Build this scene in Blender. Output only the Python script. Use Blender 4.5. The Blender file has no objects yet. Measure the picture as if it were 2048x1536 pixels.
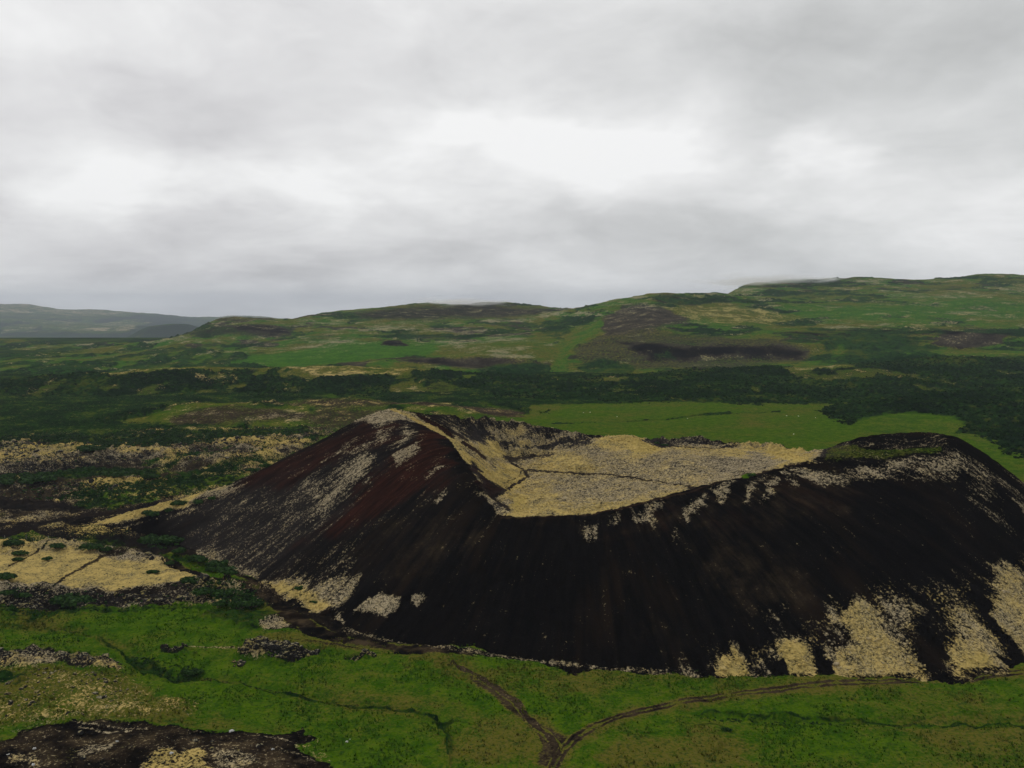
HAZE = True; MIST = True
# photo px, py, half-width x, half-width y, amount: broad breaks and dark folds of the cloud deck
SKY_LOBES = [
    (1120, 300, 270, 62, 0.40), (930, 262, 120, 40, 0.14), (1670, 335, 70, 45, 0.20), (1240, 330, 160, 60, 0.15),
    (640, 385, 420, 45, 0.20), (120, 400, 220, 60, 0.14), (120, 110, 330, 110, 0.14), (1350, 210, 200, 30, 0.06),
    (1850, 170, 320, 130, -0.12), (900, 120, 380, 70, -0.10), (1250, 60, 300, 60, -0.05), (420, 250, 160, 40, -0.04),
    (1500, 470, 300, 45, -0.09), (700, 520, 560, 28, -0.07), (1850, 520, 260, 40, 0.05), (1980, 420, 120, 60, 0.06),
    (200, 590, 520, 26, 0.09), (1100, 590, 250, 25, 0.05), (1700, 430, 120, 35, 0.05), (1250, 400, 300, 40, 0.06),
]
import bpy, math, numpy as np
from mathutils import Vector

# ------------------------------------------------------------------ camera, sky, sun, exposure
sc = bpy.context.scene
col = sc.collection
H = 100.0                      # eye height over the plain (m)
F = 1650.0                     # focal length in photo pixels (2048 wide)
HOR = 620.0                    # eye-level row of the photo
PITCH = math.atan((768.0 - HOR) / F)
cam_d = bpy.data.cameras.new("camera")
cam_d.sensor_width = 36.0
cam_d.lens = F / 2048.0 * 36.0
cam_d.clip_start = 0.5
cam_d.clip_end = 40000
cam = bpy.data.objects.new("camera", cam_d)
cam.location = (0, 0, H)
cam.rotation_euler = (math.pi / 2 - PITCH, 0, 0)
col.objects.link(cam)
sc.camera = cam

sc.view_settings.view_transform = 'Standard'
sc.view_settings.look = 'None'
sc.view_settings.gamma = 1
sc.view_settings.exposure = 0.0
sc.cycles.volume_bounces = 1
sc.cycles.volume_step_rate = 4
sc.cycles.max_bounces = 4

SUN_EL, SUN_AZ = math.radians(46), math.radians(-48)   # sun behind the clouds, ahead and to the left
sun_d = bpy.data.lights.new("sun", 'SUN')
sun_d.energy = 1.25
sun_d.angle = math.radians(12)
sun_d.color = (1.0, 0.96, 0.9)
sun = bpy.data.objects.new("sun", sun_d)
sv = Vector((math.sin(SUN_AZ) * math.cos(SUN_EL), math.cos(SUN_AZ) * math.cos(SUN_EL), math.sin(SUN_EL)))
sun.rotation_euler = sv.to_track_quat('Z', 'Y').to_euler()
col.objects.link(sun)


class NT:
    """tiny node-building helper"""
    def __init__(s, tree):
        s.t = tree; s.n = tree.nodes; s.l = tree.links
    def put(s, sock, v):
        if hasattr(v, 'is_output') or isinstance(v, bpy.types.NodeSocket):
            s.l.new(v, sock)
        elif isinstance(v, (tuple, list)) and sock.type == 'RGBA' and len(v) == 3:
            sock.default_value = (*v, 1)
        else:
            sock.default_value = v
    def m(s, op, a, b=0.0, c=None, clamp=False):
        n = s.n.new('ShaderNodeMath'); n.operation = op; n.use_clamp = clamp
        s.put(n.inputs[0], a); s.put(n.inputs[1], b)
        if c is not None: s.put(n.inputs[2], c)
        return n.outputs[0]
    def add(s, a, b): return s.m('ADD', a, b)
    def sub(s, a, b): return s.m('SUBTRACT', a, b)
    def mul(s, a, b): return s.m('MULTIPLY', a, b)
    def div(s, a, b): return s.m('DIVIDE', a, b)
    def vm(s, op, a, b):
        n = s.n.new('ShaderNodeVectorMath'); n.operation = op
        s.put(n.inputs[0], a); s.put(n.inputs[1], b)
        return n.outputs[0]
    def ramp01(s, v, lo, hi, tlo=0.0, thi=1.0):
        n = s.n.new('ShaderNodeMapRange'); n.interpolation_type = 'SMOOTHSTEP'
        s.put(n.inputs['Value'], v); s.put(n.inputs['From Min'], lo); s.put(n.inputs['From Max'], hi)
        s.put(n.inputs['To Min'], tlo); s.put(n.inputs['To Max'], thi)
        return n.outputs[0]
    def noise(s, vec, scale, detail=3, rough=0.55, dist=0.0, out=0):
        n = s.n.new('ShaderNodeTexNoise'); s.put(n.inputs['Vector'], vec)
        n.inputs['Scale'].default_value = scale; n.inputs['Detail'].default_value = detail
        n.inputs['Roughness'].default_value = rough; n.inputs['Distortion'].default_value = dist
        return n.outputs[out]
    def voro(s, vec, scale, feat='F1', out='Distance'):
        n = s.n.new('ShaderNodeTexVoronoi'); s.put(n.inputs['Vector'], vec)
        n.feature = feat; n.inputs['Scale'].default_value = scale
        return n.outputs[out]
    def mix(s, f, a, b):
        n = s.n.new('ShaderNodeMix'); n.data_type = 'RGBA'
        s.put(n.inputs[0], f); s.put(n.inputs[6], a); s.put(n.inputs[7], b)
        return n.outputs[2]
    def attr(s, name, out=2):
        n = s.n.new('ShaderNodeAttribute'); n.attribute_name = name
        return n.outputs[out]


world = bpy.data.worlds.new("World")
sc.world = world
world.use_nodes = True
w = NT(world.node_tree)
w.n.clear()
skyt = w.n.new('ShaderNodeTexSky')
skyt.sky_type = 'NISHITA'; skyt.sun_disc = False
skyt.sun_elevation = SUN_EL; skyt.sun_rotation = SUN_AZ
tc = w.n.new('ShaderNodeTexCoord')
sep = w.n.new('ShaderNodeSeparateXYZ'); w.l.new(tc.outputs['Generated'], sep.inputs[0])
dx, dy, dz = sep.outputs
hyp = w.m('SQRT', w.add(w.mul(dx, dx), w.mul(dy, dy)))
az = w.m('ARCTAN2', dx, dy)
el = w.div(dz, w.m('MAXIMUM', hyp, 0.02))
# cloud sheet seen in perspective
comb = w.n.new('ShaderNodeCombineXYZ')
den = w.m('MAXIMUM', w.add(dz, 0.26), 0.05)
w.put(comb.inputs[0], w.div(dx, den)); w.put(comb.inputs[1], w.mul(w.div(dy, den), 1.0)); comb.inputs[2].default_value = 3.3
cp = comb.outputs[0]
n1 = w.noise(cp, 0.95, 6, 0.5, 0.35)
n2 = w.noise(w.vm('ADD', cp, (7, 3, 1)), 2.4, 7, 0.55, 0.4)
comb2 = w.n.new('ShaderNodeCombineXYZ')          # direction coordinates for the broad breaks in the cloud
wn = w.noise(cp, 1.6, 4, 0.6, 0.0, 1)
wsep = w.n.new('ShaderNodeSeparateXYZ'); w.l.new(wn, wsep.inputs[0])
azw = w.add(az, w.mul(w.sub(wsep.outputs[0], 0.5), 0.34))
elw = w.add(el, w.mul(w.sub(wsep.outputs[1], 0.5), 0.13))
def lobe(a0, e0, sa, se, amp):
    a = w.div(w.sub(azw, a0), sa); e = w.div(w.sub(elw, e0), se)
    q = w.add(w.mul(a, a), w.mul(e, e))
    return w.mul(w.m('POWER', 2.718, w.mul(q, -1.0)), amp)
def P2(px, py): return math.atan((px - 1024) / F), (HOR - py) / F
tot = w.add(0.75, w.mul(w.sub(n1, 0.5), 0.5))
tot = w.add(tot, w.mul(w.sub(n2, 0.5), 0.44))
for (px, py, sx, sy, amp) in SKY_LOBES:
    a0, e0 = P2(px, py)
    tot = w.add(tot, lobe(a0, e0, sx / F, sy / F, amp))
c3 = w.n.new('ShaderNodeCombineXYZ'); w.put(c3.inputs[0], w.mul(azw, 1.0)); w.put(c3.inputs[1], w.mul(elw, 1.9)); c3.inputs[2].default_value = 1.7
n3 = w.noise(c3.outputs[0], 5.2, 7, 0.58, 0.5)
tot = w.add(tot, w.mul(w.sub(n3, 0.5), 0.30))
tot = w.m('MINIMUM', tot, 0.97)
tot = w.m('MAXIMUM', tot, 0.3)
zen = w.ramp01(dz, 0.45, 0.9)
tot = w.add(w.mul(tot, w.sub(1.0, zen)), w.mul(zen, 0.62))
tint = w.mix(w.ramp01(az, -0.5, 0.5), (1.0, 0.988, 1.003), (0.978, 0.99, 0.982))
tn = w.mix(w.ramp01(tot, 0.6, 0.95), tint, (1.0, 1.0, 0.995))
cs = w.n.new('ShaderNodeVectorMath'); cs.operation = 'SCALE'; w.l.new(tn, cs.inputs[0]); w.l.new(tot, cs.inputs['Scale'])
bg1 = w.n.new('ShaderNodeBackground'); w.l.new(cs.outputs[0], bg1.inputs[0]); bg1.inputs[1].default_value = 1.0
bg2 = w.n.new('ShaderNodeBackground'); w.l.new(skyt.outputs[0], bg2.inputs[0]); bg2.inputs[1].default_value = 0.06
ms = w.n.new('ShaderNodeMixShader'); ms.inputs[0].default_value = 0.97    # 97 % cloud cover
w.l.new(bg2.outputs[0], ms.inputs[1]); w.l.new(bg1.outputs[0], ms.inputs[2])
wo = w.n.new('ShaderNodeOutputWorld'); w.l.new(ms.outputs[0], wo.inputs[0])

# ------------------------------------------------------------------ numpy helpers
CP, SP = math.cos(PITCH), math.sin(PITCH)

def ray(px, py):
    a = (px - 1024.0) / F; b = -(py - 768.0) / F
    return np.array([a, CP + b * SP, -SP + b * CP])

def atD(px, py, D):
    r = ray(px, py); k = D / r[1]
    return (r[0] * k, D, H + r[2] * k)

def atZ(px, py, z=0.0):
    r = ray(px, py); k = (z - H) / r[2]
    return (r[0] * k, r[1] * k, z)

def project(x, y, z):
    zz = z - H
    dep = np.maximum(y * CP - zz * SP, 1.0)
    up = y * SP + zz * CP
    return 1024.0 + F * x / dep, 768.0 - F * up / dep

def _hash(ix, iy, seed):
    h = (ix.astype(np.int64) * 374761393 + iy.astype(np.int64) * 668265263 + seed * 974634777) & 0xffffffff
    h = ((h ^ (h >> 13)) * 1274126177) & 0xffffffff
    h = (h ^ (h >> 16)) & 0xffffffff
    return (h & 0xffff).astype(np.float32) / 65535.0

def vnoise(x, y, seed=0):
    x = np.asarray(x, np.float64); y = np.asarray(y, np.float64)
    ix = np.floor(x); iy = np.floor(y)
    fx = (x - ix).astype(np.float32); fy = (y - iy).astype(np.float32)
    fx = fx * fx * fx * (fx * (fx * 6 - 15) + 10); fy = fy * fy * fy * (fy * (fy * 6 - 15) + 10)
    a = _hash(ix, iy, seed); b = _hash(ix + 1, iy, seed)
    c = _hash(ix, iy + 1, seed); d = _hash(ix + 1, iy + 1, seed)
    return (a + (b - a) * fx) * (1 - fy) + (c + (d - c) * fx) * fy - 0.5

def fbm(x, y, wl, octs=4, seed=0, gain=0.5):
    out = 0; amp = 1.0; f = 1.0 / wl; ca, sa = math.cos(0.6), math.sin(0.6)
    x = np.asarray(x, np.float64); y = np.asarray(y, np.float64)
    for o in range(octs):
        out = out + amp * vnoise(x * f, y * f, seed + o * 17)
        x, y = x * ca - y * sa, x * sa + y * ca
        f *= 2.03; amp *= gain
    return out * 2.0            # about -1..1

def smooth(a, lo, hi):
    t = np.clip((a - lo) / (hi - lo), 0, 1)
    return t * t * (3 - 2 * t)

def sd_poly(X, Y, pts):
    """signed distance, negative inside"""
    d = np.full(X.shape, 1e9, np.float32); s = np.zeros(X.shape, bool)
    n = len(pts)
    for i in range(n):
        ax, ay = pts[i]; bx, by = pts[(i + 1) % n]
        ex, ey = bx - ax, by - ay
        L = ex * ex + ey * ey + 1e-9
        t = np.clip(((X - ax) * ex + (Y - ay) * ey) / L, 0, 1)
        dd = (X - ax - t * ex) ** 2 + (Y - ay - t * ey) ** 2
        d = np.minimum(d, dd)
        c = ((ay > Y) != (by > Y)) & (X < ex * (Y - ay) / (ey if abs(ey) > 1e-9 else 1e-9) + ax)
        s ^= c
    d = np.sqrt(d)
    return np.where(s, -d, d)

def sd_line(X, Y, pts):
    d = np.full(X.shape, 1e9, np.float32)
    for i in range(len(pts) - 1):
        ax, ay = pts[i]; bx, by = pts[i + 1]
        ex, ey = bx - ax, by - ay
        t = np.clip(((X - ax) * ex + (Y - ay) * ey) / (ex * ex + ey * ey + 1e-9), 0, 1)
        d = np.minimum(d, (X - ax - t * ex) ** 2 + (Y - ay - t * ey) ** 2)
    return np.sqrt(d)

ATTRS = ('moss', 'yel', 'red', 'grass', 'dry', 'shrub', 'soil', 'rough')

class Paint:
    sf = 1.0; wf = 1.0
    """ground cover of a sheet: which plants or rock grow where (per vertex)"""
    def __init__(s, px, py, nx, ny, **base):
        s.px, s.py, s.nx, s.ny = px, py, nx, ny
        s.a = {k: np.full(px.shape, base.get(k, 0.0), np.float32) for k in ATTRS}
    def _mask(s, pts, soft, warp, line=None, where=None):
        pts = np.array(pts, float)
        pad = soft + warp * 1.5 + (line or 0) + 3
        lo = pts.min(0) - pad; hi = pts.max(0) + pad
        sel = (s.px > lo[0]) & (s.px < hi[0]) & (s.py > lo[1]) & (s.py < hi[1])
        if where is not None: sel &= where
        X = s.px[sel] + warp * s.nx[sel]; Y = s.py[sel] + warp * s.ny[sel]
        if line: sd = sd_line(X, Y, pts) - line
        else: sd = sd_poly(X, Y, pts)
        return sel, 1 - smooth(sd, -soft, soft)
    def poly(s, pts, soft=6, warp=10, k=1.0, where=None, **vals):
        sel, m = s._mask(pts, soft * s.sf, warp * s.wf, None, where)
        for a, v in vals.items():
            s.a[a][sel] += (v - s.a[a][sel]) * m * k
    def line(s, pts, width=4, soft=3, warp=3, k=1.0, where=None, **vals):
        sel, m = s._mask(pts, soft, warp, width, where)
        for a, v in vals.items():
            s.a[a][sel] += (v - s.a[a][sel]) * m * k

def set_tags(o, label=None, cat=None, group=None, kind=None):
    if label: o['label'] = label
    if cat: o['category'] = cat
    if group: o['group'] = group
    if kind: o['kind'] = kind
    return o

def grid_mesh(name, X, Y, Z, attrs, mat, keep=None, streak=None, link=True):
    r, c = X.shape
    idx = np.arange(r * c).reshape(r, c)
    q = np.stack([idx[:-1, :-1], idx[:-1, 1:], idx[1:, 1:], idx[1:, :-1]], -1).reshape(-1, 4)
    co = np.stack([X, Y, Z], -1).reshape(-1, 3).astype(np.float32)
    used = None
    if keep is not None:
        kf = (keep[:-1, :-1] | keep[:-1, 1:] | keep[1:, 1:] | keep[1:, :-1]).reshape(-1)
        q = q[kf]
        used = np.unique(q); remap = np.full(r * c, -1, np.int64); remap[used] = np.arange(len(used))
        q = remap[q]; co = co[used]
    me = bpy.data.meshes.new(name)
    me.vertices.add(len(co)); me.vertices.foreach_set('co', co.reshape(-1))
    me.loops.add(q.size); me.loops.foreach_set('vertex_index', q.reshape(-1).astype(np.int32))
    me.polygons.add(len(q))
    me.polygons.foreach_set('loop_start', (np.arange(len(q)) * 4).astype(np.int32))
    me.polygons.foreach_set('loop_total', np.full(len(q), 4, np.int32))
    me.update(calc_edges=True)
    me.polygons.foreach_set('use_smooth', np.ones(len(q), bool))
    for k, v in (attrs or {}).items():
        at = me.attributes.new(k, 'FLOAT', 'POINT')
        vv = v.reshape(-1)
        if used is not None: vv = vv[used]
        at.data.foreach_set('value', np.ascontiguousarray(vv, np.float32))
    if streak is not None:
        at = me.attributes.new('streak', 'FLOAT_VECTOR', 'POINT')
        vv = streak.reshape(-1, 3)
        if used is not None: vv = vv[used]
        at.data.foreach_set('vector', np.ascontiguousarray(vv, np.float32).reshape(-1))
    me.materials.append(mat)
    o = bpy.data.objects.new(name, me)
    if link: col.objects.link(o)
    return o

def tri_mesh(name, verts, faces, mat, parent=None, smooth_=False):
    me = bpy.data.meshes.new(name)
    me.from_pydata([tuple(v) for v in verts], [], [tuple(f) for f in faces])
    me.update()
    if smooth_: me.polygons.foreach_set('use_smooth', np.ones(len(me.polygons), bool))
    me.materials.append(mat)
    o = bpy.data.objects.new(name, me); col.objects.link(o)
    if parent is not None: o.parent = parent
    return o

# ------------------------------------------------------------------ materials
def plain_mat(name, color, rough=0.9, var=None, scale=1.0):
    m = bpy.data.materials.new(name); m.use_nodes = True
    t = NT(m.node_tree); b = m.node_tree.nodes['Principled BSDF']
    b.inputs['Roughness'].default_value = rough
    b.inputs['Specular IOR Level'].default_value = 0.1
    if var is None:
        b.inputs['Base Color'].default_value = (*color, 1)
    else:
        g = t.n.new('ShaderNodeTexCoord')
        f = t.ramp01(t.noise(g.outputs['Object'], scale, 4, 0.6), 0.35, 0.65)
        t.l.new(t.mix(f, color, var), b.inputs['Base Color'])
    return m

def terrain_mat(name, fine=1.0, streaky=False, bump=0.5, shr_scale=0.35, C=None, mw=0.2):
    """cover-driven terrain; fine = size in metres of one moss clump"""
    c = dict(cinder=(0.0048, 0.0040, 0.0036), cinder2=(0.0016, 0.0015, 0.0015), red=(0.029, 0.0098, 0.0062), red2=(0.0085, 0.0040, 0.0030),
             soil=(0.052, 0.037, 0.020), soil2=(0.018, 0.0125, 0.0085),
             grass=(0.023, 0.064, 0.0018), grass2=(0.058, 0.106, 0.0034), dry=(0.072, 0.078, 0.007), dry2=(0.105, 0.090, 0.018),
             shrub=(0.0030, 0.012, 0.0026), shrub2=(0.014, 0.040, 0.0055),
             pale=(0.38, 0.315, 0.20), pale2=(0.215, 0.18, 0.115), yel=(0.44, 0.325, 0.11), yel2=(0.29, 0.225, 0.060))
    if C: c.update(C)
    m = bpy.data.materials.new(name); m.use_nodes = True
    t = NT(m.node_tree); b = m.node_tree.nodes['Principled BSDF']
    b.inputs['Roughness'].default_value = 0.95
    b.inputs['Specular IOR Level'].default_value = 0.0
    g = t.n.new('ShaderNodeTexCoord').outputs['Object']
    A = {k: t.attr(k) for k in ATTRS}
    nbig = t.noise(g, 0.022 / fine, 4, 0.6)
    nmid = t.noise(t.vm('ADD', g, (31, 7, 5)), 0.16 / fine, 4, 0.6)
    nfin = t.noise(g, 1.15 / fine, 3, 0.6, 0.4)
    nvf = t.noise(t.vm('ADD', g, (3, 17, 5)), 3.2 / fine, 2, 0.6)
    if streaky:
        st = t.attr('streak', 1)
        ns = t.noise(st, 0.55 / fine, 5, 0.65)
        ns2 = t.noise(t.vm('ADD', st, (9, 4, 2)), 0.16 / fine, 4, 0.6)
    else:
        ns, ns2 = nmid, nbig
    cin = t.mix(t.ramp01(ns, 0.3, 0.7), c['cinder2'], c['cinder'])
    cin = t.mix(t.mul(t.ramp01(nvf, 0.56, 0.72), 0.45), cin, (0.016, 0.014, 0.012))
    cin = t.mix(t.ramp01(t.add(t.mul(ns2, 0.6), t.mul(nbig, 0.4)), 0.5, 0.66, 0.0, 0.7), cin, (0.0125, 0.0078, 0.0046))
    cin = t.mix(t.mul(t.mul(A['rough'], 1.0 if streaky else 0.4), t.ramp01(t.add(t.mul(ns, 0.5), t.mul(nvf, 0.5)), 0.38, 0.62, 0.35, 0.95)), cin, (0.036, 0.031, 0.028))
    red = t.mix(t.ramp01(ns, 0.33, 0.67), c['red2'], c['red'])
    col_ = t.mix(t.m('MULTIPLY', t.ramp01(t.add(A['red'], t.mul(t.sub(ns2, 0.5), 0.9)), 0.30, 1.05), 1.0), cin, red)
    soil = t.mix(t.ramp01(t.add(nmid, t.mul(t.sub(nfin, 0.5), 0.7)), 0.3, 0.7), c['soil2'], c['soil'])
    col_ = t.mix(t.ramp01(t.add(A['soil'], t.mul(t.sub(t.mul(t.add(ns, nmid), 0.5), 0.5), 0.9)), 0.2, 0.8), col_, soil)
    # grass
    gr = t.mix(t.ramp01(t.add(t.mul(nmid, 0.6), t.mul(nfin, 0.4)), 0.38, 0.6), c['grass'], c['grass2'])
    dry = t.mix(t.ramp01(nfin, 0.35, 0.65), c['dry'], c['dry2'])
    dmask = t.ramp01(t.add(A['dry'], t.add(t.mul(t.sub(nbig, 0.5), 1.6), t.add(t.mul(t.sub(nfin, 0.5), 1.3), t.mul(t.sub(nmid, 0.5), 1.3)))), 0.15, 1.0)
    gr = t.mix(dmask, gr, dry)
    nsp = t.noise(t.vm('ADD', g, (51, 2, 5)), 0.75 / fine, 6, 0.72)
    gr = t.mix(t.ramp01(nsp, 0.50, 0.62, 0.0, 0.75), gr, c['shrub2'])
    gr = t.mix(t.ramp01(t.noise(t.vm('ADD', g, (5, 62, 5)), 0.9 / fine, 6, 0.75), 0.56, 0.68, 0.0, 0.55), gr, c['dry2'])
    gm = t.ramp01(t.add(A['grass'], t.mul(t.sub(nfin, 0.5), 1.1)), 0.35, 0.65)
    col_ = t.mix(gm, col_, gr)
    # scrub undergrowth
    sh = t.mix(t.ramp01(t.add(t.noise(g, shr_scale, 5, 0.7), t.mul(t.sub(nbig, 0.5), 0.8)), 0.40, 0.66), c['shrub'], c['shrub2'])
    sh = t.mix(t.ramp01(t.add(nmid, t.sub(nbig, 0.5)), 0.56, 0.74, 0.0, 0.5), sh, c['dry'])
    sm = t.ramp01(t.add(A['shrub'], t.mul(t.sub(t.add(t.mul(nmid, 0.7), t.mul(nfin, 0.3)), 0.5), 1.4)), 0.38, 0.62)
    col_ = t.mix(sm, col_, sh)
    # moss and lichen
    ym = t.ramp01(t.add(A['yel'], t.add(t.mul(t.sub(nmid, 0.5), 1.3), t.mul(t.sub(nfin, 0.5), 1.0))), 0.15, 1.05)
    mo = t.mix(ym, t.mix(t.ramp01(nvf, 0.35, 0.65), c['pale2'], c['pale']), t.mix(t.ramp01(t.add(nfin, t.sub(nmid, 0.5)), 0.3, 0.7), c['yel2'], c['yel']))
    if streaky:
        nsum = t.add(t.add(t.mul(nfin, 0.38), t.mul(ns, 0.30)), t.add(t.mul(nvf, 0.12), t.mul(nmid, 0.20)))
    else:
        nsum = t.add(t.add(t.mul(nfin, 0.8 - mw), t.mul(nmid, mw)), t.mul(nvf, 0.2))
    thr = t.add(0.64, t.mul(A['moss'], -0.24))
    gate = t.ramp01(A['moss'], 0.0, 0.06)
    mm = t.mul(t.ramp01(t.sub(nsum, thr), -0.045, 0.050), gate)
    nw = t.noise(t.vm('ADD', g, (13, 7, 25)), 0.62 / fine, 3, 0.6, 0.6)
    worm = t.ramp01(t.m('ABSOLUTE', t.sub(nw, 0.5)), 0.0, 0.040, 0.0, 1.0)          # dark gaps winding between the cushions
    keepy = t.ramp01(t.add(A['yel'], t.mul(t.sub(nmid, 0.5), 1.2)), 0.45, 1.0, 0.05, 0.85)
    mm = t.mul(mm, t.m('MAXIMUM', worm, keepy))
    col_ = t.mix(mm, col_, mo)
    t.l.new(col_, b.inputs['Base Color'])
    bn = t.n.new('ShaderNodeBump'); bn.inputs['Strength'].default_value = bump; bn.inputs['Distance'].default_value = 0.5 * fine
    hgt = t.add(t.mul(mm, 0.6), t.mul(nfin, 0.8))
    t.l.new(hgt, bn.inputs['Height']); t.l.new(bn.outputs[0], b.inputs['Normal'])
    return m
# ------------------------------------------------------------------ crater hill
def Pl(lst): return [atD(*p) for p in lst]
def dens(pts, step=7.0):
    out = []
    for a, b in zip(pts[:-1], pts[1:]):
        a = np.array(a, float); b = np.array(b, float)
        n = max(1, int(round(np.linalg.norm((b - a)[:2]) / step)))
        out += [a + (b - a) * i / n for i in range(n)]
    out.append(np.array(pts[-1], float))
    return out

RIM_F = Pl([(778, 818, 370), (810, 832, 362), (839, 848, 353), (867, 862, 345), (897, 877, 336), (918, 906, 324),
            (930, 925, 317), (945, 945, 308), (960, 965, 300), (974, 1000, 290), (1003, 1031, 281), (1031, 1033, 280),
            (1100, 1032, 280), (1181, 1028, 281), (1240, 1014, 284), (1300, 999, 287), (1382, 977, 290),
            (1465, 958, 292), (1556, 935, 294), (1626, 914, 296), (1676, 912, 295), (1780, 912, 292), (1879, 906, 292), (1902, 892, 299)])
RIM_B = Pl([(778, 818, 370), (820, 824, 382), (880, 832, 402), (930, 838, 425), (1000, 842, 450), (1060, 850, 465), (1110, 857, 464),
            (1150, 866, 456), (1185, 878, 445), (1250, 884, 435), (1320, 884, 430), (1390, 879, 430), (1440, 888, 425), (1500, 893, 420), (1560, 897, 410),
            (1610, 908, 385), (1635, 906, 350), (1680, 890, 332), (1722, 876, 328), (1780, 868, 330), (1846, 865, 330), (1879, 871, 320), (1902, 892, 299)])
LFLANK = Pl([(778, 818, 370), (740, 830, 371), (700, 847, 371), (642, 880, 371), (564, 916, 371), (513, 943, 372), (454, 970, 373),
             (400, 988, 373), (340, 1005, 374), (280, 1022, 375), (220, 1040, 376), (150, 1062, 377)])
RFLANK = Pl([(1902, 892, 299), (1945, 911, 300), (1987, 935, 300), (2048, 978, 300), (2150, 1055, 298), (2250, 1130, 296)])
BASE_F = [atZ(*p) for p in [(150, 1066), (240, 1066), (300, 1070), (360, 1092), (430, 1130), (500, 1162), (560, 1200), (620, 1232), (680, 1262),
          (740, 1283), (800, 1296), (900, 1308), (1000, 1322), (1100, 1334), (1250, 1346), (1430, 1356), (1700, 1360), (1900, 1358),
          (2048, 1345), (2200, 1305), (2300, 1255), (2360, 1195)]]
BASE_B = [BASE_F[-1], (250, 330, 0), (262, 380, 0), (240, 440, 0), (190, 495, 0), (120, 530, 0), (40, 545, 0), (-30, 530, 0), (-75, 485, 0), (-105, 435, 0), (-150, 402, 0), (-205, 392, 0), BASE_F[0]]
INNER = Pl([  # floor and slopes of the bowl
    (985, 1005, 300), (960, 890, 365), (1000, 930, 362), (1040, 945, 362), (1056, 950, 360), (1020, 985, 330),
    (985, 888, 398), (1000, 914, 405), (1060, 919, 412), (1030, 924, 395), (1100, 900, 425), (1100, 886, 434), (1150, 890, 432), (1030, 880, 430), (960, 868, 405), (930, 860, 400),
    (1041, 930, 372), (1078, 917, 376), (1113, 902, 380), (1160, 884, 386), (1198, 876, 390), (1228, 872, 393), (1256, 870, 395), (1280, 875, 397), (1300, 882, 398), (1340, 889, 400), (1400, 891, 400),
    (1480, 894, 400), (1550, 896, 395), (1590, 905, 378), (1615, 912, 350),
    (1150, 930, 350), (1250, 920, 350), (1350, 926, 338), (1450, 926, 332), (1550, 918, 325), (1400, 905, 365), (1500, 905, 365), (1300, 900, 375), (1200, 900, 372),
    (1160, 953, 345), (1250, 958, 335), (1330, 965, 318), (1390, 972, 305), (1480, 950, 306),
    (1100, 990, 315), (1200, 980, 315), (1300, 983, 303), (1050, 1010, 300), (1150, 1010, 295), (1040, 970, 340), (1100, 960, 338)])
HOLLOW = Pl([(1700, 903, 313), (1750, 905, 313), (1800, 903, 313), (1850, 900, 310), (1730, 893, 321), (1840, 882, 322)])
ctrl = []
for L in (RIM_F, RIM_B, LFLANK, RFLANK): ctrl += dens(L, 6)
for L in (BASE_F, BASE_B): ctrl += dens(L, 10)
for L in (BASE_F, BASE_B[1:-1]):
    for p in dens(L, 18):
        v = np.array([p[0] - 30, p[1] - 355.0]); v /= np.linalg.norm(v)
        ctrl.append(np.array([p[0] + v[0] * 14, p[1] + v[1] * 14, -3.5]))
ctrl += [np.array(p, float) for p in INNER + HOLLOW]
ctrl = np.array(ctrl)
# drop near-duplicates
keep = []
for i in range(len(ctrl)):
    if all((ctrl[i, 0] - ctrl[j, 0]) ** 2 + (ctrl[i, 1] - ctrl[j, 1]) ** 2 > 4.0 for j in keep): keep.append(i)
ctrl = ctrl[keep]
def kern(d2): return np.sqrt(d2 + 1.0)
dd = (ctrl[:, None, 0] - ctrl[None, :, 0]) ** 2 + (ctrl[:, None, 1] - ctrl[None, :, 1]) ** 2
rbf_w = np.linalg.solve(kern(dd) + np.eye(len(ctrl)) * -0.02, ctrl[:, 2])
def cone_z0(X, Y):
    sh = X.shape; x = X.reshape(-1).astype(np.float32); y = Y.reshape(-1).astype(np.float32)
    out = np.zeros(x.shape, np.float32)
    for c, wt in zip(ctrl.astype(np.float32), rbf_w.astype(np.float32)):
        out += wt * np.sqrt((x - c[0]) ** 2 + (y - c[1]) ** 2 + 1.0)
    return out.reshape(sh)

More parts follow.
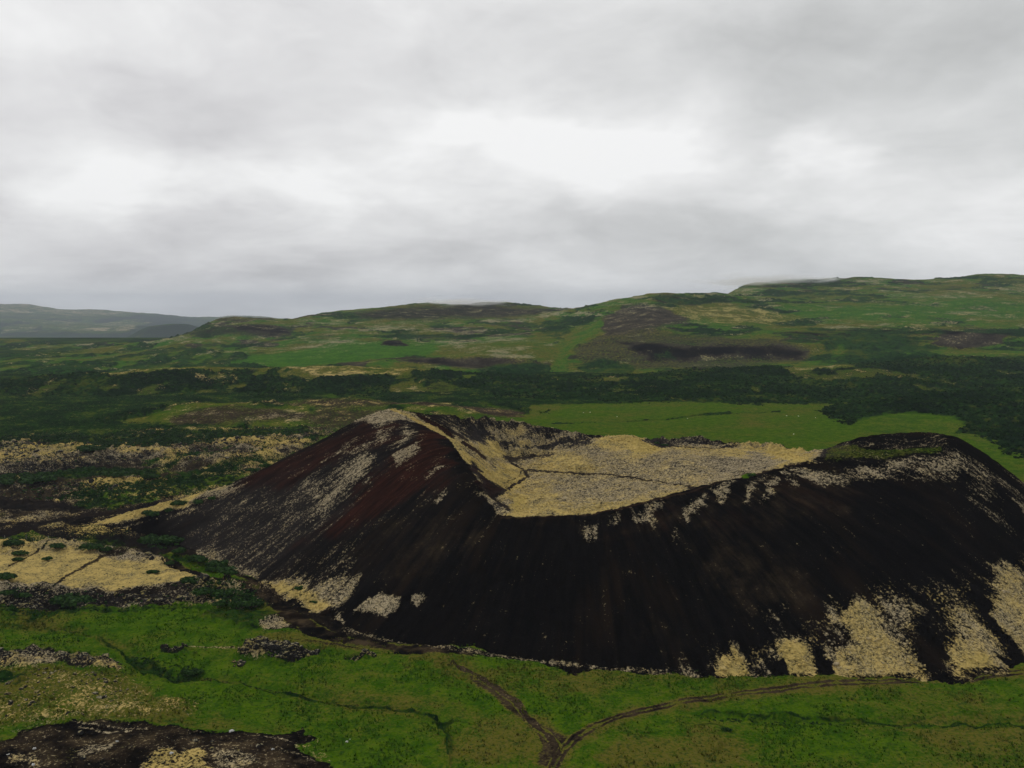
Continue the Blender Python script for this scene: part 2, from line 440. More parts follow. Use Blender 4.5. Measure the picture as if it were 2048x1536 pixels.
CX, CY = 30.0, 350.0
def build_cone():
    xs = np.arange(-222, 280, 0.45); ys = np.arange(206, 560, 0.45)
    X, Y = np.meshgrid(xs, ys)
    Z0 = cone_z0(X, Y)
    px, py = project(X, Y, Z0)
    th = np.arctan2(X - CX, Y - CY); R = np.hypot(X - CX, Y - CY)
    rim_xy = [(p[0], p[1]) for p in RIM_F] + [(p[0], p[1]) for p in RIM_B[::-1][1:-1]]
    sdr = sd_poly(X, Y, rim_xy)
    inside = sdr < 0
    edge = smooth(np.abs(sdr), 0, 6)
    # downslope gullies, lumps, rocky back rim
    su = th * 95.0
    gul = fbm(su, R * 0.10, 16, 4, 5)
    lump = fbm(X, Y, 9, 4, 11)
    fine = fbm(X, Y, 1.9, 3, 23)
    out_amp = np.where(inside, 0.25, 1.0) * smooth(R, 30, 80)
    Z = Z0 + gul * 1.35 * out_amp * (0.25 + 0.75 * edge) + lump * 0.30 * (0.3 + 0.7 * edge) + fine * np.where(inside, 0.34, 0.2)
    back = (1 - smooth(sd_poly(X, Y, [(p[0], p[1]) for p in Pl([(900, 836, 408), (1000, 842, 455), (1185, 878, 448), (1400, 880, 436), (1610, 900, 400), (1590, 896, 385), (1400, 890, 410), (1190, 890, 405), (1100, 905, 418), (1040, 900, 412), (960, 870, 402)])]), -3, 12))
    rug = fbm(X, Y, 7, 5, 77, 0.6)
    Z += back * rug * 2.0
    # ground fades: keep feet smooth
    nx = fbm(su, R * 0.12, 9, 5, 41, 0.6); ny = fbm(X, Y, 16, 5, 43, 0.6)
    p = Paint(px, py, nx * 1.0, ny * 0.6, moss=0.05, yel=0.15, red=0.0)
    p.sf, p.wf = 1.6, 1.9
    o = ~inside
    sdr_px = None
    # ---- outer left face
    p.poly([(360, 1100), (330, 1000), (600, 900), (700, 850), (780, 815), (900, 900), (900, 1000), (700, 1130), (560, 1200)], 20, 10, where=o, moss=0.18, red=0.38, soil=0.12, rough=0.3)
    p.poly([(370, 1090), (450, 1000), (600, 960), (680, 960), (700, 1010), (600, 1080), (520, 1150), (420, 1120)], 25, 12, where=o, moss=0.33, red=0.12, yel=0.1, soil=0.1, rough=0.6)
    p.poly([(770, 826), (640, 885), (560, 925), (510, 955), (470, 985), (560, 985), (660, 935), (740, 895), (800, 860)], 12, 14, where=o, red=0.75, moss=0.10)
    p.poly([(905, 905), (870, 868), (820, 880), (760, 935), (690, 1000), (600, 1070), (520, 1135), (540, 1160), (640, 1110), (740, 1050), (840, 990), (915, 945)], 12, 14, where=o, red=1.0, moss=0.05)
    p.poly([(850, 880), (800, 905), (770, 945), (830, 960), (900, 930), (905, 905)], 10, 10, where=o, red=1.1, moss=0.16)
    p.poly([(640, 965), (690, 925), (735, 908), (745, 930), (742, 962), (700, 1000), (670, 1010), (600, 1000)], 9, 10, where=o, moss=0.66, red=0.1, yel=0.0)
    p.poly([(590, 985), (690, 940), (700, 1000), (640, 1060), (560, 1030)], 20, 12, where=o, moss=0.42, red=0.12, yel=0.0)
    p.poly([(700, 846), (745, 822), (780, 815), (840, 848), (825, 850), (790, 842), (740, 862)], 6, 9, where=o, moss=0.72, yel=0.15, red=0.3)
    for q in ([(805, 862), (835, 858), (790, 890), (760, 900)], [(760, 868), (790, 862), (745, 892), (700, 915), (690, 912)],
              [(690, 890), (730, 870), (690, 905), (640, 935), (630, 930)], [(880, 925), (895, 930), (862, 960), (845, 962)],
              [(885, 970), (892, 1000), (870, 1025), (862, 1010)], [(935, 985), (960, 1010), (945, 1040), (925, 1030)],
              [(985, 1035), (1003, 1036), (1000, 1048), (985, 1046)], [(790, 905), (845, 885), (850, 900), (800, 930)],
              [(640, 1000), (700, 960), (660, 1010), (600, 1050)]):
        p.poly(q, 5, 8, where=o, moss=0.62, yel=0.05)
    p.poly([(930, 900), (960, 930), (975, 990), (1000, 1040), (900, 1100), (850, 1080), (900, 1000), (905, 940)], 14, 12, where=o, red=0.25, moss=0.10)
    p.poly([(950, 955), (972, 965), (1000, 1030), (985, 1030), (960, 1000)], 6, 6, where=o, moss=0.55, yel=0.3)
    p.poly([(740, 1080), (850, 1040), (930, 1040), (930, 1090), (860, 1140), (760, 1140)], 30, 25, where=o, soil=0.38, red=0.0)
    p.poly([(770, 1130), (860, 1080), (880, 1100), (800, 1150)], 16, 15, where=o, soil=0.38)
    p.poly([(370, 1095), (440, 1020), (560, 1020), (640, 1010), (640, 1080), (560, 1150), (480, 1150)], 34, 12, where=o, rough=0.62)
    p.poly([(520, 1140), (700, 1060), (860, 980), (930, 1000), (900, 1090), (740, 1180), (620, 1190)], 34, 12, where=o, rough=0.10)
    # foot fringe, left
    p.poly([(395, 1100), (430, 1105), (500, 1140), (560, 1160), (640, 1165), (705, 1120), (712, 1165), (680, 1215), (640, 1228), (560, 1195), (490, 1165), (420, 1130)], 9, 9, where=o, moss=0.66, yel=0.35, red=0.0)
    p.poly([(480, 1150), (560, 1170), (640, 1190), (660, 1215), (630, 1225), (560, 1198)], 7, 6, where=o, moss=0.82, yel=0.9)
    p.poly([(640, 1070), (712, 1090), (700, 1140), (600, 1165), (520, 1150), (560, 1110)], 15, 12, where=o, moss=0.26, red=0.05)
    p.poly([(715, 1228), (745, 1200), (780, 1186), (798, 1188), (795, 1215), (770, 1230), (750, 1222)], 5, 6, where=o, moss=0.80, yel=0.25)
    p.poly([(818, 1180), (842, 1180), (852, 1190), (830, 1216), (822, 1212)], 4, 5, where=o, moss=0.72, yel=0.1)
    p.poly([(668, 1225), (690, 1222), (700, 1250), (675, 1250)], 4, 5, where=o, moss=0.6, yel=0.2)
    p.line([(700, 1262), (760, 1272), (850, 1294), (950, 1306), (1050, 1318), (1150, 1328), (1250, 1336), (1330, 1342)], 6, 5, 6, where=o, moss=0.52, yel=0.25)
    # spur
    p.poly([(150, 1060), (220, 1035), (300, 1010), (380, 985), (440, 966), (475, 965), (440, 995), (380, 1015), (330, 1030), (260, 1048)], 4, 5, where=o, moss=0.93, yel=0.95, red=0)
    p.poly([(400, 975), (455, 968), (520, 945), (500, 980), (430, 1005), (395, 1010)], 10, 8, where=o, moss=0.55, yel=0.1)
    p.line([(160, 1068), (260, 1058), (340, 1040), (400, 1020)], 3, 4, 6, where=o, moss=0.5, yel=0.2)
    # ---- front right face
    p.poly([(1000, 1030), (1200, 1028), (1400, 978), (1560, 940), (1700, 915), (1760, 1000), (1600, 1080), (1300, 1090), (1050, 1060)], 22, 18, where=o, soil=0.32, red=0.42, moss=0.02)
    p.line([(1000, 1035), (1181, 1030), (1300, 1001), (1465, 960), (1626, 916)], 1.5, 2, 1, where=o, soil=0.55, red=0.8, moss=0)
    p.poly([(1380, 1100), (1500, 1080), (1620, 1110), (1640, 1190), (1500, 1220), (1400, 1180)], 40, 30, where=o, soil=0.38, red=0.0)
    p.poly([(1180, 1250), (1300, 1180), (1420, 1220), (1400, 1300), (1250, 1300)], 40, 30, where=o, soil=0.25, grass=0.08)
    for q, v in (([(1165, 1040), (1190, 1034), (1182, 1075), (1168, 1078)], .6), ([(1208, 1020), (1240, 1016), (1230, 1040), (1206, 1042)], .5), ([(1255, 1013), (1300, 1003), (1330, 1000), (1322, 1025), (1305, 1045), (1265, 1038)], .58),
                 ([(1300, 1010), (1325, 1005), (1312, 1060), (1298, 1055)], .5), ([(1385, 985), (1405, 975), (1400, 1020), (1380, 1060), (1370, 1030)], .62),
                 ([(1350, 1055), (1362, 1040), (1355, 1085), (1343, 1080)], .5), ([(1425, 970), (1480, 960), (1475, 985), (1430, 1000)], .62),
                 ([(1495, 965), (1520, 955), (1515, 1000), (1500, 1010)], .6), ([(1530, 960), (1550, 950), (1548, 1005), (1532, 1008)], .64),
                 ([(1560, 945), (1590, 935), (1585, 985), (1562, 975)], .6), ([(1590, 935), (1700, 925), (1700, 960), (1640, 975), (1600, 955)], .62),
                 ([(1670, 914), (1900, 912), (1900, 960), (1820, 965), (1760, 940), (1680, 950)], .46), ([(1700, 915), (1880, 912), (1930, 935), (1890, 945), (1780, 935), (1700, 925)], .58),
                 ([(1880, 900), (1905, 895), (2000, 950), (2048, 985), (2048, 1000), (1960, 950), (1900, 925)], .5),
                 ([(1900, 930), (1960, 950), (1990, 1000), (1940, 990)], .40), ([(2000, 990), (2048, 1005), (2100, 1060), (2048, 1040)], .66),
                 ([(1930, 970), (1990, 1010), (2048, 1070), (2010, 1060), (1950, 1010)], .34)):
        p.poly(q, 6, 8, where=o, moss=v, yel=0.12)
    # moss aprons at the foot
    p.poly([(1290, 1352), (1420, 1300), (1560, 1290), (1680, 1200), (1800, 1190), (1960, 1150), (2100, 1080), (2300, 1200), (2300, 1300), (2048, 1350), (1900, 1362), (1430, 1362)], 34, 16, where=o, moss=0.42, yel=0.6)
    p.poly([(1390, 1356), (1440, 1316), (1560, 1312), (1680, 1295), (1860, 1315), (2048, 1290), (2100, 1350), (1900, 1362), (1430, 1362)], 16, 14, where=o, moss=0.72, yel=0.78)
    for q in ([(1640, 1250), (1655, 1250), (1672, 1364), (1646, 1362)], [(1830, 1200), (1850, 1200), (1900, 1300), (1905, 1364), (1876, 1364), (1858, 1290)], [(1940, 1165), (1965, 1175), (2035, 1300), (2050, 1345), (2022, 1350), (1980, 1270)]):
        p.poly(q, 6, 9, where=o, moss=0.03)
    for q, v, y in (([(1300, 1350), (1340, 1325), (1432, 1320), (1432, 1356)], .42, .2),
                    ([(1434, 1360), (1438, 1305), (1450, 1282), (1475, 1285), (1488, 1310), (1500, 1360)], .84, .9),
                    ([(1490, 1360), (1500, 1320), (1560, 1310), (1572, 1360)], .42, .3),
                    ([(1573, 1360), (1578, 1312), (1600, 1296), (1625, 1305), (1640, 1360)], .9, .9),
                    ([(1640, 1230), (1660, 1320), (1672, 1360), (1700, 1360), (1690, 1290), (1670, 1210)], .5, .2),
                    ([(1672, 1360), (1682, 1310), (1706, 1262), (1690, 1235), (1718, 1212), (1752, 1216), (1790, 1250), (1830, 1300), (1862, 1360)], .90, .72),
                    ([(1780, 1215), (1815, 1235), (1840, 1290), (1800, 1262)], .5, .1),
                    ([(1805, 1180), (1840, 1200), (1880, 1290), (1860, 1290)], .25, .1),
                    ([(1895, 1225), (1925, 1215), (1975, 1280), (2018, 1345), (1945, 1352), (1925, 1300)], .84, .5),
                    ([(1930, 1320), (1960, 1300), (1985, 1345), (1945, 1350)], .9, 1.0),
                    ([(1970, 1125), (2000, 1130), (2048, 1150), (2200, 1210), (2300, 1260), (2200, 1310), (2060, 1340), (2030, 1290), (1985, 1220), (2000, 1180)], .84, .55),
                    ([(1540, 1210), (1580, 1200), (1620, 1290), (1560, 1290)], .22, .1),
                    ([(1860, 1300), (1890, 1310), (1930, 1350), (1880, 1355)], .2, .1)):
        p.poly(q, 9, 12, where=o, moss=v, yel=y, soil=0)
    p.line([(1300, 1346), (1430, 1354), (1700, 1358), (1900, 1356), (2048, 1343)], 7, 5, 5, where=o, moss=0.45)
    for q in ([(1550, 1325), (1572, 1322), (1580, 1358), (1545, 1358)], [(1636, 1322), (1668, 1325), (1674, 1362), (1640, 1360)], [(1405, 1335), (1430, 1333), (1433, 1352), (1408, 1352)]):
        p.poly(q, 3, 4, where=o, moss=0.0)
    p.sf, p.wf = 1.5, 1.3
    # ---- bowl
    i_ = inside
    p.poly([(900, 860), (1000, 1050), (1700, 1050), (1700, 800), (900, 800)], 3, 0, where=i_, moss=0.74, yel=0.42, red=0.0, soil=0.40, rough=0.7)
    p.poly([(918, 905), (890, 875), (930, 880), (1000, 925), (1055, 948), (1040, 975), (1010, 990), (960, 960)], 5, 6, where=i_, moss=0.92, yel=0.9)
    p.poly([(1000, 1032), (1010, 1000), (1050, 960), (1100, 975), (1130, 1010), (1300, 1000), (1250, 1015), (1100, 1034)], 8, 10, where=i_, moss=0.86, yel=0.72)
    p.poly([(1000, 1036), (1040, 1018), (1160, 1016), (1300, 990), (1400, 968), (1400, 985), (1180, 1036)], 5, 4, where=i_, moss=0.86, yel=0.8)
    p.poly([(1050, 935), (1110, 905), (1160, 915), (1200, 935), (1160, 952), (1065, 946)], 8, 8, where=i_, moss=0.90, yel=0.80)
    p.poly([(1180, 890), (1200, 870), (1300, 865), (1300, 890), (1340, 900), (1300, 912), (1220, 905)], 8, 10, where=None, moss=0.88, yel=0.85)
    p.poly([(1230, 872), (1300, 870), (1320, 900), (1270, 905)], 6, 6, where=None, moss=0.95, yel=1.0)
    p.poly([(1460, 900), (1500, 889), (1560, 889), (1620, 912), (1560, 935), (1500, 928)], 7, 10, where=None, moss=0.95, yel=1.0)
    p.poly([(1340, 892), (1480, 890), (1480, 905), (1380, 902)], 6, 6, where=i_, moss=0.85, yel=0.8)
    p.poly([(960, 880), (985, 870), (1010, 890), (1000, 925), (960, 905)], 6, 8, where=i_, moss=0.9, yel=0.9, soil=0.5)
    p.poly([(1000, 905), (1110, 905), (1110, 917), (1040, 922), (1000, 920)], 4, 5, where=i_, moss=0.86, yel=0.85, soil=0.5)
    p.poly([(1070, 918), (1020, 926), (1005, 915), (1030, 911), (1110, 908), (1090, 914)], 3, 4, where=i_, moss=0.05, yel=0.2)
    p.poly([(920, 850), (975, 868), (1000, 885), (1050, 892), (1110, 880), (1180, 876), (1185, 884), (1110, 895), (1060, 898), (1010, 893), (960, 880), (930, 868)], 5, 6, where=None, moss=0.08, yel=0.2, soil=0, red=0)
    p.poly([(840, 835), (900, 832), (1000, 842), (1060, 846), (1110, 855), (1160, 868), (1110, 872), (1040, 868), (960, 862), (900, 860)], 5, 9, where=None, moss=0.34, yel=0.25, soil=0.1, red=0, rough=0.3)
    p.poly([(1000, 858), (1040, 855), (1055, 865), (1020, 870)], 4, 5, where=None, moss=0.85, yel=0.7)
    p.poly([(1080, 868), (1150, 870), (1160, 876), (1090, 877)], 4, 5, where=None, moss=0.7, yel=0.3)
    p.poly([(1035, 885), (1055, 878), (1068, 890), (1040, 894)], 3, 3, where=None, moss=0.85, yel=0.7)
    p.poly([(780, 818), (830, 822), (880, 850), (960, 905), (1000, 925), (980, 935), (900, 880), (840, 850)], 5, 8, where=i_, moss=0.62, yel=0.45, red=0.45)
    p.line([(780, 820), (839, 848), (867, 862), (897, 877), (925, 900)], 7, 4, 4, where=i_, moss=0.85, yel=0.85)
    p.line([(838, 832), (880, 858), (905, 874)], 3, 3, 4, where=i_, moss=0.0, red=0.8)
    p.line([(870, 838), (905, 865), (935, 880)], 3, 3, 4, where=i_, moss=0.05, red=0.5)
    p.line([(925, 885), (950, 902), (970, 917)], 3, 2, 3, where=i_, moss=0.0, red=0.9)
    p.poly([(935, 930), (950, 925), (975, 965), (1010, 975), (1012, 985), (985, 1000), (960, 975)], 5, 7, where=None, moss=0.05, red=0.6, soil=0.1)
    p.poly([(975, 1000), (1003, 1005), (1020, 1028), (1003, 1032), (985, 1022)], 4, 5, where=None, moss=0.6, yel=0.3)
    p.line([(985, 995), (1000, 1008), (1015, 1020)], 3, 2, 2, where=i_, moss=0.0)
    p.poly([(1020, 995), (1045, 990), (1050, 1010), (1030, 1022), (1018, 1012)], 6, 6, where=i_, yel=1.2, moss=0.95, soil=0.7)
    p.poly([(1400, 935), (1520, 900), (1560, 925), (1480, 945), (1420, 950)], 10, 14, where=i_, moss=0.66, yel=0.12)
    p.poly([(1280, 880), (1330, 875), (1480, 885), (1480, 892), (1330, 890), (1300, 888)], 3, 4, where=None, moss=0.42, yel=0.1, soil=0, red=0)
    p.poly([(1280, 871), (1300, 876), (1340, 890), (1320, 893), (1300, 884)], 3, 4, where=None, moss=0.05)
    p.sf = p.wf = 1.0
    # paths worn through the moss
    trail = dict(moss=0.0, soil=0.55, red=0.0)
    p.line([(1024, 928), (1040, 936), (1050, 943), (1066, 942), (1120, 947), (1200, 949), (1260, 955), (1320, 964), (1385, 974), (1420, 972)], 1.6, 1.2, 1.5, where=i_, **trail)
    p.line([(1050, 944), (1056, 951), (1040, 960), (1022, 973), (1005, 985)], 2.4, 1.5, 2.0, where=i_, **trail)
    p.line([(1010, 965), (1040, 950), (1046, 942)], 1.0, 1, 1, where=i_, moss=0.4)
    p.line([(1265, 872), (1300, 888), (1330, 892), (1400, 897), (1470, 893)], 1.0, 1, 3, where=i_, moss=0.3)
    # hollow in the right shoulder
    hol = [(1630, 915), (1650, 898), (1700, 880), (1760, 864), (1860, 860), (1900, 880), (1895, 908), (1780, 913)]
    p.poly(hol, 3, 3, where=None, moss=0.30, grass=0.0, red=0.1, yel=0.1, soil=0.1)
    p.poly([(1640, 915), (1660, 898), (1700, 890), (1760, 897), (1830, 896), (1880, 893), (1885, 905), (1800, 912)], 4, 6, where=None, grass=0.50, dry=0.6, shrub=0.4, moss=0.15)
    p.poly([(1740, 870), (1846, 862), (1880, 868), (1870, 885), (1800, 888), (1750, 885)], 5, 8, where=None, grass=0.0, moss=0.22, soil=0.0)
    p.poly([(1480, 952), (1500, 943), (1512, 948), (1490, 957)], 3, 2, where=None, grass=0.9, moss=0)
    # outer back slopes (only seen from elsewhere)
    hid = (Y > 470) & o
    for k, v in (('moss', 0.5), ('yel', 0.3)): p.a[k][hid] = v
    streak = np.stack([su, R * 0.12, Z0 * 0.1], -1)
    mat = terrain_mat('cinder_and_moss', 1.0, True, 0.6)
    ob = grid_mesh('crater_hill', X, Y, Z, p.a, mat, keep=Z0 > -2.6, streak=streak)
    set_tags(ob, kind='structure')
    return X, Y, Z, p, Z0
QX, QY, QZ, QP, QZ0 = build_cone()

# ------------------------------------------------------------------ plain
def W2(pts): return [atZ(*p)[:2] for p in pts]
G_RAISE = [  # world outline, height, edge softness (m)
    (W2([(-300, 1098), (0, 1096), (120, 1095), (240, 1103), (310, 1114), (370, 1145), (440, 1168), (440, 1185), (300, 1190), (130, 1195), (-300, 1192)]), 2.6, 4),
    (W2([(-300, 1310), (0, 1312), (130, 1312), (190, 1325), (245, 1340), (200, 1400), (330, 1410), (360, 1440), (200, 1470), (-300, 1500)]), 1.8, 6),
    (W2([(-300, 1560), (0, 1500), (70, 1478), (150, 1464), (300, 1464), (420, 1476), (520, 1478), (600, 1474), (640, 1490), (560, 1500), (640, 1545), (700, 1620), (-300, 1700)]), 2.6, 10),
    (W2([(475, 1318), (500, 1300), (560, 1294), (620, 1302), (650, 1296), (640, 1312), (560, 1325)]), 1.6, 2.5),
    (W2([(690, 1310), (745, 1306), (755, 1316), (700, 1320)]), 0.8, 1.5),
    (W2([(370, 1300), (470, 1300), (460, 1306), (370, 1306)]), 0.6, 1.5),
    (W2([(-300, 895), (0, 890), (130, 900), (230, 910), (150, 935), (0, 950), (-300, 955)]), 4.0, 14),
    (W2([(330, 905), (560, 895), (640, 870), (680, 870), (560, 920), (470, 940), (340, 930)]), 3.5, 12),
    (W2([(-300, 1000), (0, 1000), (90, 1002), (170, 1015), (60, 1035), (-300, 1035)]), 2.2, 6),
    (W2([(0, 960), (230, 958), (260, 985), (180, 1005), (0, 990)]), 1.5, 6),
]
G_CUT = [  # gullies and ditches: world line, depth, half-width (m)
    (W2([(40, 1228), (90, 1250), (160, 1258), (215, 1275), (250, 1298), (275, 1325), (300, 1345), (350, 1358), (400, 1350)]), 1.6, 2.6),
    (W2([(400, 1350), (520, 1368), (620, 1395), (700, 1408), (800, 1415), (870, 1440), (905, 1470), (900, 1510)]), 1.0, 2.0),
    (W2([(1380, 1420), (1500, 1440), (1600, 1440), (1750, 1445), (2048, 1448), (2300, 1440)]), 1.0, 2.2),
    (W2([(1140, 846), (1240, 842), (1330, 836), (1400, 830), (1480, 826), (1540, 824)]), 2.0, 3.5),
]
def ground_z(X, Y, detail=True):
    near = smooth(Y, 120, 500)
    Z = fbm(X, Y, 70, 3, 301) * (0.8 + 0.6 * near) + fbm(X, Y, 20, 4, 305) * (0.42 - 0.2 * near)
    lava = np.zeros(X.shape, np.float32)
    nxw = fbm(X, Y, 12, 4, 311) * 3.0
    for poly, h, s in G_RAISE:
        P_ = np.array(poly); lo = P_.min(0) - s * 2 - 6; hi = P_.max(0) + s * 2 + 6
        sel = (X > lo[0]) & (X < hi[0]) & (Y > lo[1]) & (Y < hi[1])
        if not sel.any(): continue
        sd = sd_poly(X[sel] + nxw[sel], Y[sel] + nxw[sel] * 0.7, poly)
        Z[sel] += h * (1 - smooth(sd, -s, s))
    for line, h, wd in G_CUT:
        P_ = np.array(line); lo = P_.min(0) - wd * 4; hi = P_.max(0) + wd * 4
        sel = (X > lo[0]) & (X < hi[0]) & (Y > lo[1]) & (Y < hi[1])
        if not sel.any(): continue
        sd = sd_line(X[sel] + nxw[sel] * 0.4, Y[sel] + nxw[sel] * 0.3, line)
        Z[sel] -= h * (1 - smooth(sd, 0, wd * 1.7))
    return Z

def build_ground():
    u = np.linspace(-1.0, 1.0, 1700)
    D = np.exp(np.linspace(math.log(75), math.log(1330), 1250))
    U, Y = np.meshgrid(u, D); X = U * Y
    Z0 = ground_z(X, Y)
    px, py = project(X, Y, np.zeros_like(X))
    nx = fbm(X, Y, 14, 5, 341, 0.6); ny = fbm(X, Y, 14, 5, 343, 0.6) * 0.45
    sc_ = np.clip(260.0 / Y, 0.25, 1.3)
    p = Paint(px, py, nx * sc_, ny * sc_, grass=1.0, dry=0.30)
    p.sf, p.wf = 1.4, 1.5
    left = [(-600, 870), (0, 868), (600, 850), (700, 850), (560, 930), (440, 985), (300, 1075), (430, 1130), (0, 1110), (-600, 1110)]
    p.poly(left, 6, 5, grass=0.25, shrub=0.35, moss=0.4, yel=0.35, soil=0.5, rough=0.5)
    # --- lava and scrub bands on the left, far to near
    p.poly([(-600, 870), (0, 868), (420, 862), (600, 855), (640, 862), (520, 872), (430, 885), (330, 895), (200, 898), (110, 885), (-600, 884)], 5, 8, shrub=0.85, grass=0.4, moss=0.05)
    p.poly([(-600, 890), (0, 886), (60, 886), (130, 900), (240, 898), (340, 892), (330, 915), (200, 935), (100, 950), (0, 957), (-600, 957)], 5, 10, moss=0.56, yel=0.35, shrub=0.26, grass=0, soil=0.3, rough=1.0)
    p.poly([(-600, 896), (0, 892), (50, 895), (40, 925), (-600, 930)], 8, 10, moss=0.44, yel=0.0, shrub=0.1)
    p.poly([(330, 885), (430, 880), (560, 868), (660, 860), (680, 868), (600, 900), (500, 935), (400, 935), (280, 945), (330, 920)], 6, 10, moss=0.50, yel=0.65, shrub=0.36, grass=0.3, dry=0.7, rough=0.9)
    p.poly([(380, 900), (500, 893), (520, 915), (440, 925), (380, 920)], 6, 10, moss=0.48, yel=0.1, shrub=0.2, rough=1.0)
    p.poly([(-600, 962), (0, 960), (90, 950), (180, 938), (300, 938), (320, 950), (200, 958), (100, 966), (0, 975), (-600, 975)], 4, 6, shrub=0.9, moss=0.02, grass=0.6)
    p.poly([(-600, 978), (0, 975), (110, 965), (250, 960), (330, 955), (420, 945), (480, 940), (500, 945), (380, 962), (260, 978), (200, 995), (120, 1002), (-600, 998)], 4, 8, moss=0.54, yel=0.65, shrub=0.30, grass=0.3, dry=0.7, soil=0.5, rough=0.7)
    p.poly([(180, 1012), (190, 990), (260, 970), (330, 962), (420, 955), (500, 950), (470, 972), (380, 985), (300, 1002), (230, 1018)], 4, 7, grass=0.9, dry=0.3, shrub=0.42, moss=0.05, soil=0.2)
    p.poly([(-600, 998), (0, 998), (90, 1002), (180, 1016), (240, 1012), (330, 994), (370, 985), (300, 1015), (220, 1040), (160, 1062), (-600, 1062)], 5, 8, soil=0.22, moss=0.02, grass=0, shrub=0.0)
    p.poly([(-600, 1032), (0, 1030), (70, 1020), (170, 1020), (160, 1030), (60, 1045), (-600, 1050)], 3, 5, moss=0.55, yel=0.45, soil=0.5)
    p.poly([(70, 1062), (120, 1052), (150, 1050), (120, 1062)], 3, 4, moss=0.3, soil=0.6, grass=0.2)
    p.poly([(-600, 1060), (160, 1060), (300, 1060), (420, 1110), (340, 1115), (300, 1108), (240, 1100), (120, 1090), (0, 1088), (-600, 1090)], 5, 6, soil=0.18, moss=0.02, grass=0, shrub=0.05)
    p.poly([(-600, 1076), (0, 1078), (60, 1077), (110, 1086), (0, 1096), (-600, 1096)], 3, 5, grass=0.8, dry=0.4, shrub=0.5, moss=0.1)
    # moss field
    p.poly([(-600, 1096), (0, 1096), (120, 1094), (240, 1102), (310, 1113), (345, 1135), (400, 1165), (440, 1172), (430, 1184), (300, 1188), (130, 1195), (-600, 1192)], 4, 5, moss=0.93, yel=0.85, soil=0.6, grass=0, shrub=0, rough=0.2)
    p.poly([(-600, 1094), (0, 1094), (120, 1092), (240, 1100), (320, 1115), (345, 1135), (260, 1132), (200, 1122), (100, 1120), (0, 1122), (-600, 1122)], 5, 7, moss=0.72, yel=0.2, rough=0.6)
    p.line([(237, 1104), (215, 1120), (190, 1135), (165, 1148), (135, 1165), (112, 1180)], 2.5, 2, 2, moss=0, soil=0.55, grass=0.3)
    p.line([(110, 1098), (85, 1115), (60, 1130), (18, 1151)], 0.9, 0.9, 1, moss=0, soil=0.4)
    # lava edge below it
    p.poly([(-600, 1186), (0, 1186), (130, 1186), (260, 1188), (330, 1180), (420, 1158), (460, 1158), (540, 1190), (560, 1215), (480, 1222), (300, 1212), (200, 1215), (120, 1218), (-600, 1212)], 4, 6, moss=0.46, yel=0.08, grass=0, shrub=0.25, soil=0, rough=1.2)
    p.poly([(395, 1175), (460, 1168), (500, 1190), (530, 1215), (480, 1228), (430, 1212)], 6, 7, shrub=0.75, moss=0.2)
    p.poly([(-600, 1212), (100, 1216), (300, 1212), (480, 1225), (560, 1235), (540, 1262), (480, 1268), (430, 1245), (380, 1225), (200, 1225), (60, 1232), (-600, 1230)], 6, 6, grass=1, shrub=0.55, moss=0.02)
    # bank between the meadow and the hill: track and dark cinder
    p.poly([(300, 1090), (330, 1120), (400, 1155), (470, 1175), (545, 1220), (580, 1262), (640, 1280), (740, 1300), (860, 1310), (960, 1318), (900, 1296), (760, 1275), (690, 1240), (620, 1220), (520, 1165), (400, 1105)], 5, 5, soil=0.32, grass=0, moss=0.03, shrub=0)
    p.poly([(320, 1112), (350, 1108), (400, 1118), (470, 1150), (500, 1165), (460, 1170), (400, 1150), (345, 1125)], 4, 5, grass=0.9, dry=0.5, shrub=0.3, soil=0.5)
    p.line([(330, 1122), (380, 1150), (430, 1163), (470, 1168)], 3, 3, 2, grass=0.0, soil=0.8)
    p.poly([(470, 1160), (500, 1165), (560, 1195), (560, 1212), (510, 1190)], 5, 5, soil=0.8, red=0.9, grass=0)
    p.poly([(515, 1248), (545, 1238), (590, 1240), (592, 1258), (560, 1264), (530, 1264)], 4, 4, moss=0.75, yel=0.4, grass=0)
    p.poly([(622, 1268), (655, 1266), (650, 1278), (625, 1278)], 3, 3, moss=0.7, yel=0.2, grass=0)
    p.poly([(500, 1285), (560, 1272), (640, 1270), (740, 1282), (800, 1296), (700, 1300), (560, 1296), (480, 1300)], 5, 6, dry=0.95, grass=1, soil=0.4)
    p.poly([(560, 1278), (640, 1282), (760, 1300), (690, 1298)], 3, 4, soil=0.4, grass=0.4)
    p.line([(690, 1262), (760, 1276), (860, 1297), (960, 1309), (1050, 1320), (1200, 1335), (1330, 1346)], 5, 4, 5, moss=0.42, grass=0.2, yel=0.2, soil=0.2)
    # outcrops
    for q in ([(475, 1318), (500, 1298), (560, 1291), (620, 1299), (650, 1294), (640, 1312), (560, 1325)], [(690, 1310), (745, 1305), (758, 1315), (700, 1320)],
              [(325, 1298), (375, 1298), (375, 1306), (330, 1306)]):
        p.poly(q, 3, 5, moss=0.50, yel=0.1, grass=0.0, rough=1.4, soil=0)
    p.line([(370, 1302), (420, 1304), (470, 1301)], 1.5, 2, 3, moss=0.7, yel=0.5, grass=0.3)
    # left lava tongue
    p.poly([(-600, 1308), (0, 1308), (50, 1305), (130, 1308), (200, 1320), (250, 1342), (200, 1352), (-600, 1352)], 4, 8, moss=0.55, yel=0.4, grass=0.1, rough=1.2, soil=0.1)
    p.poly([(-600, 1328), (0, 1330), (120, 1330), (150, 1345), (0, 1365), (-600, 1370)], 6, 10, moss=0.78, yel=0.85, grass=0.3)
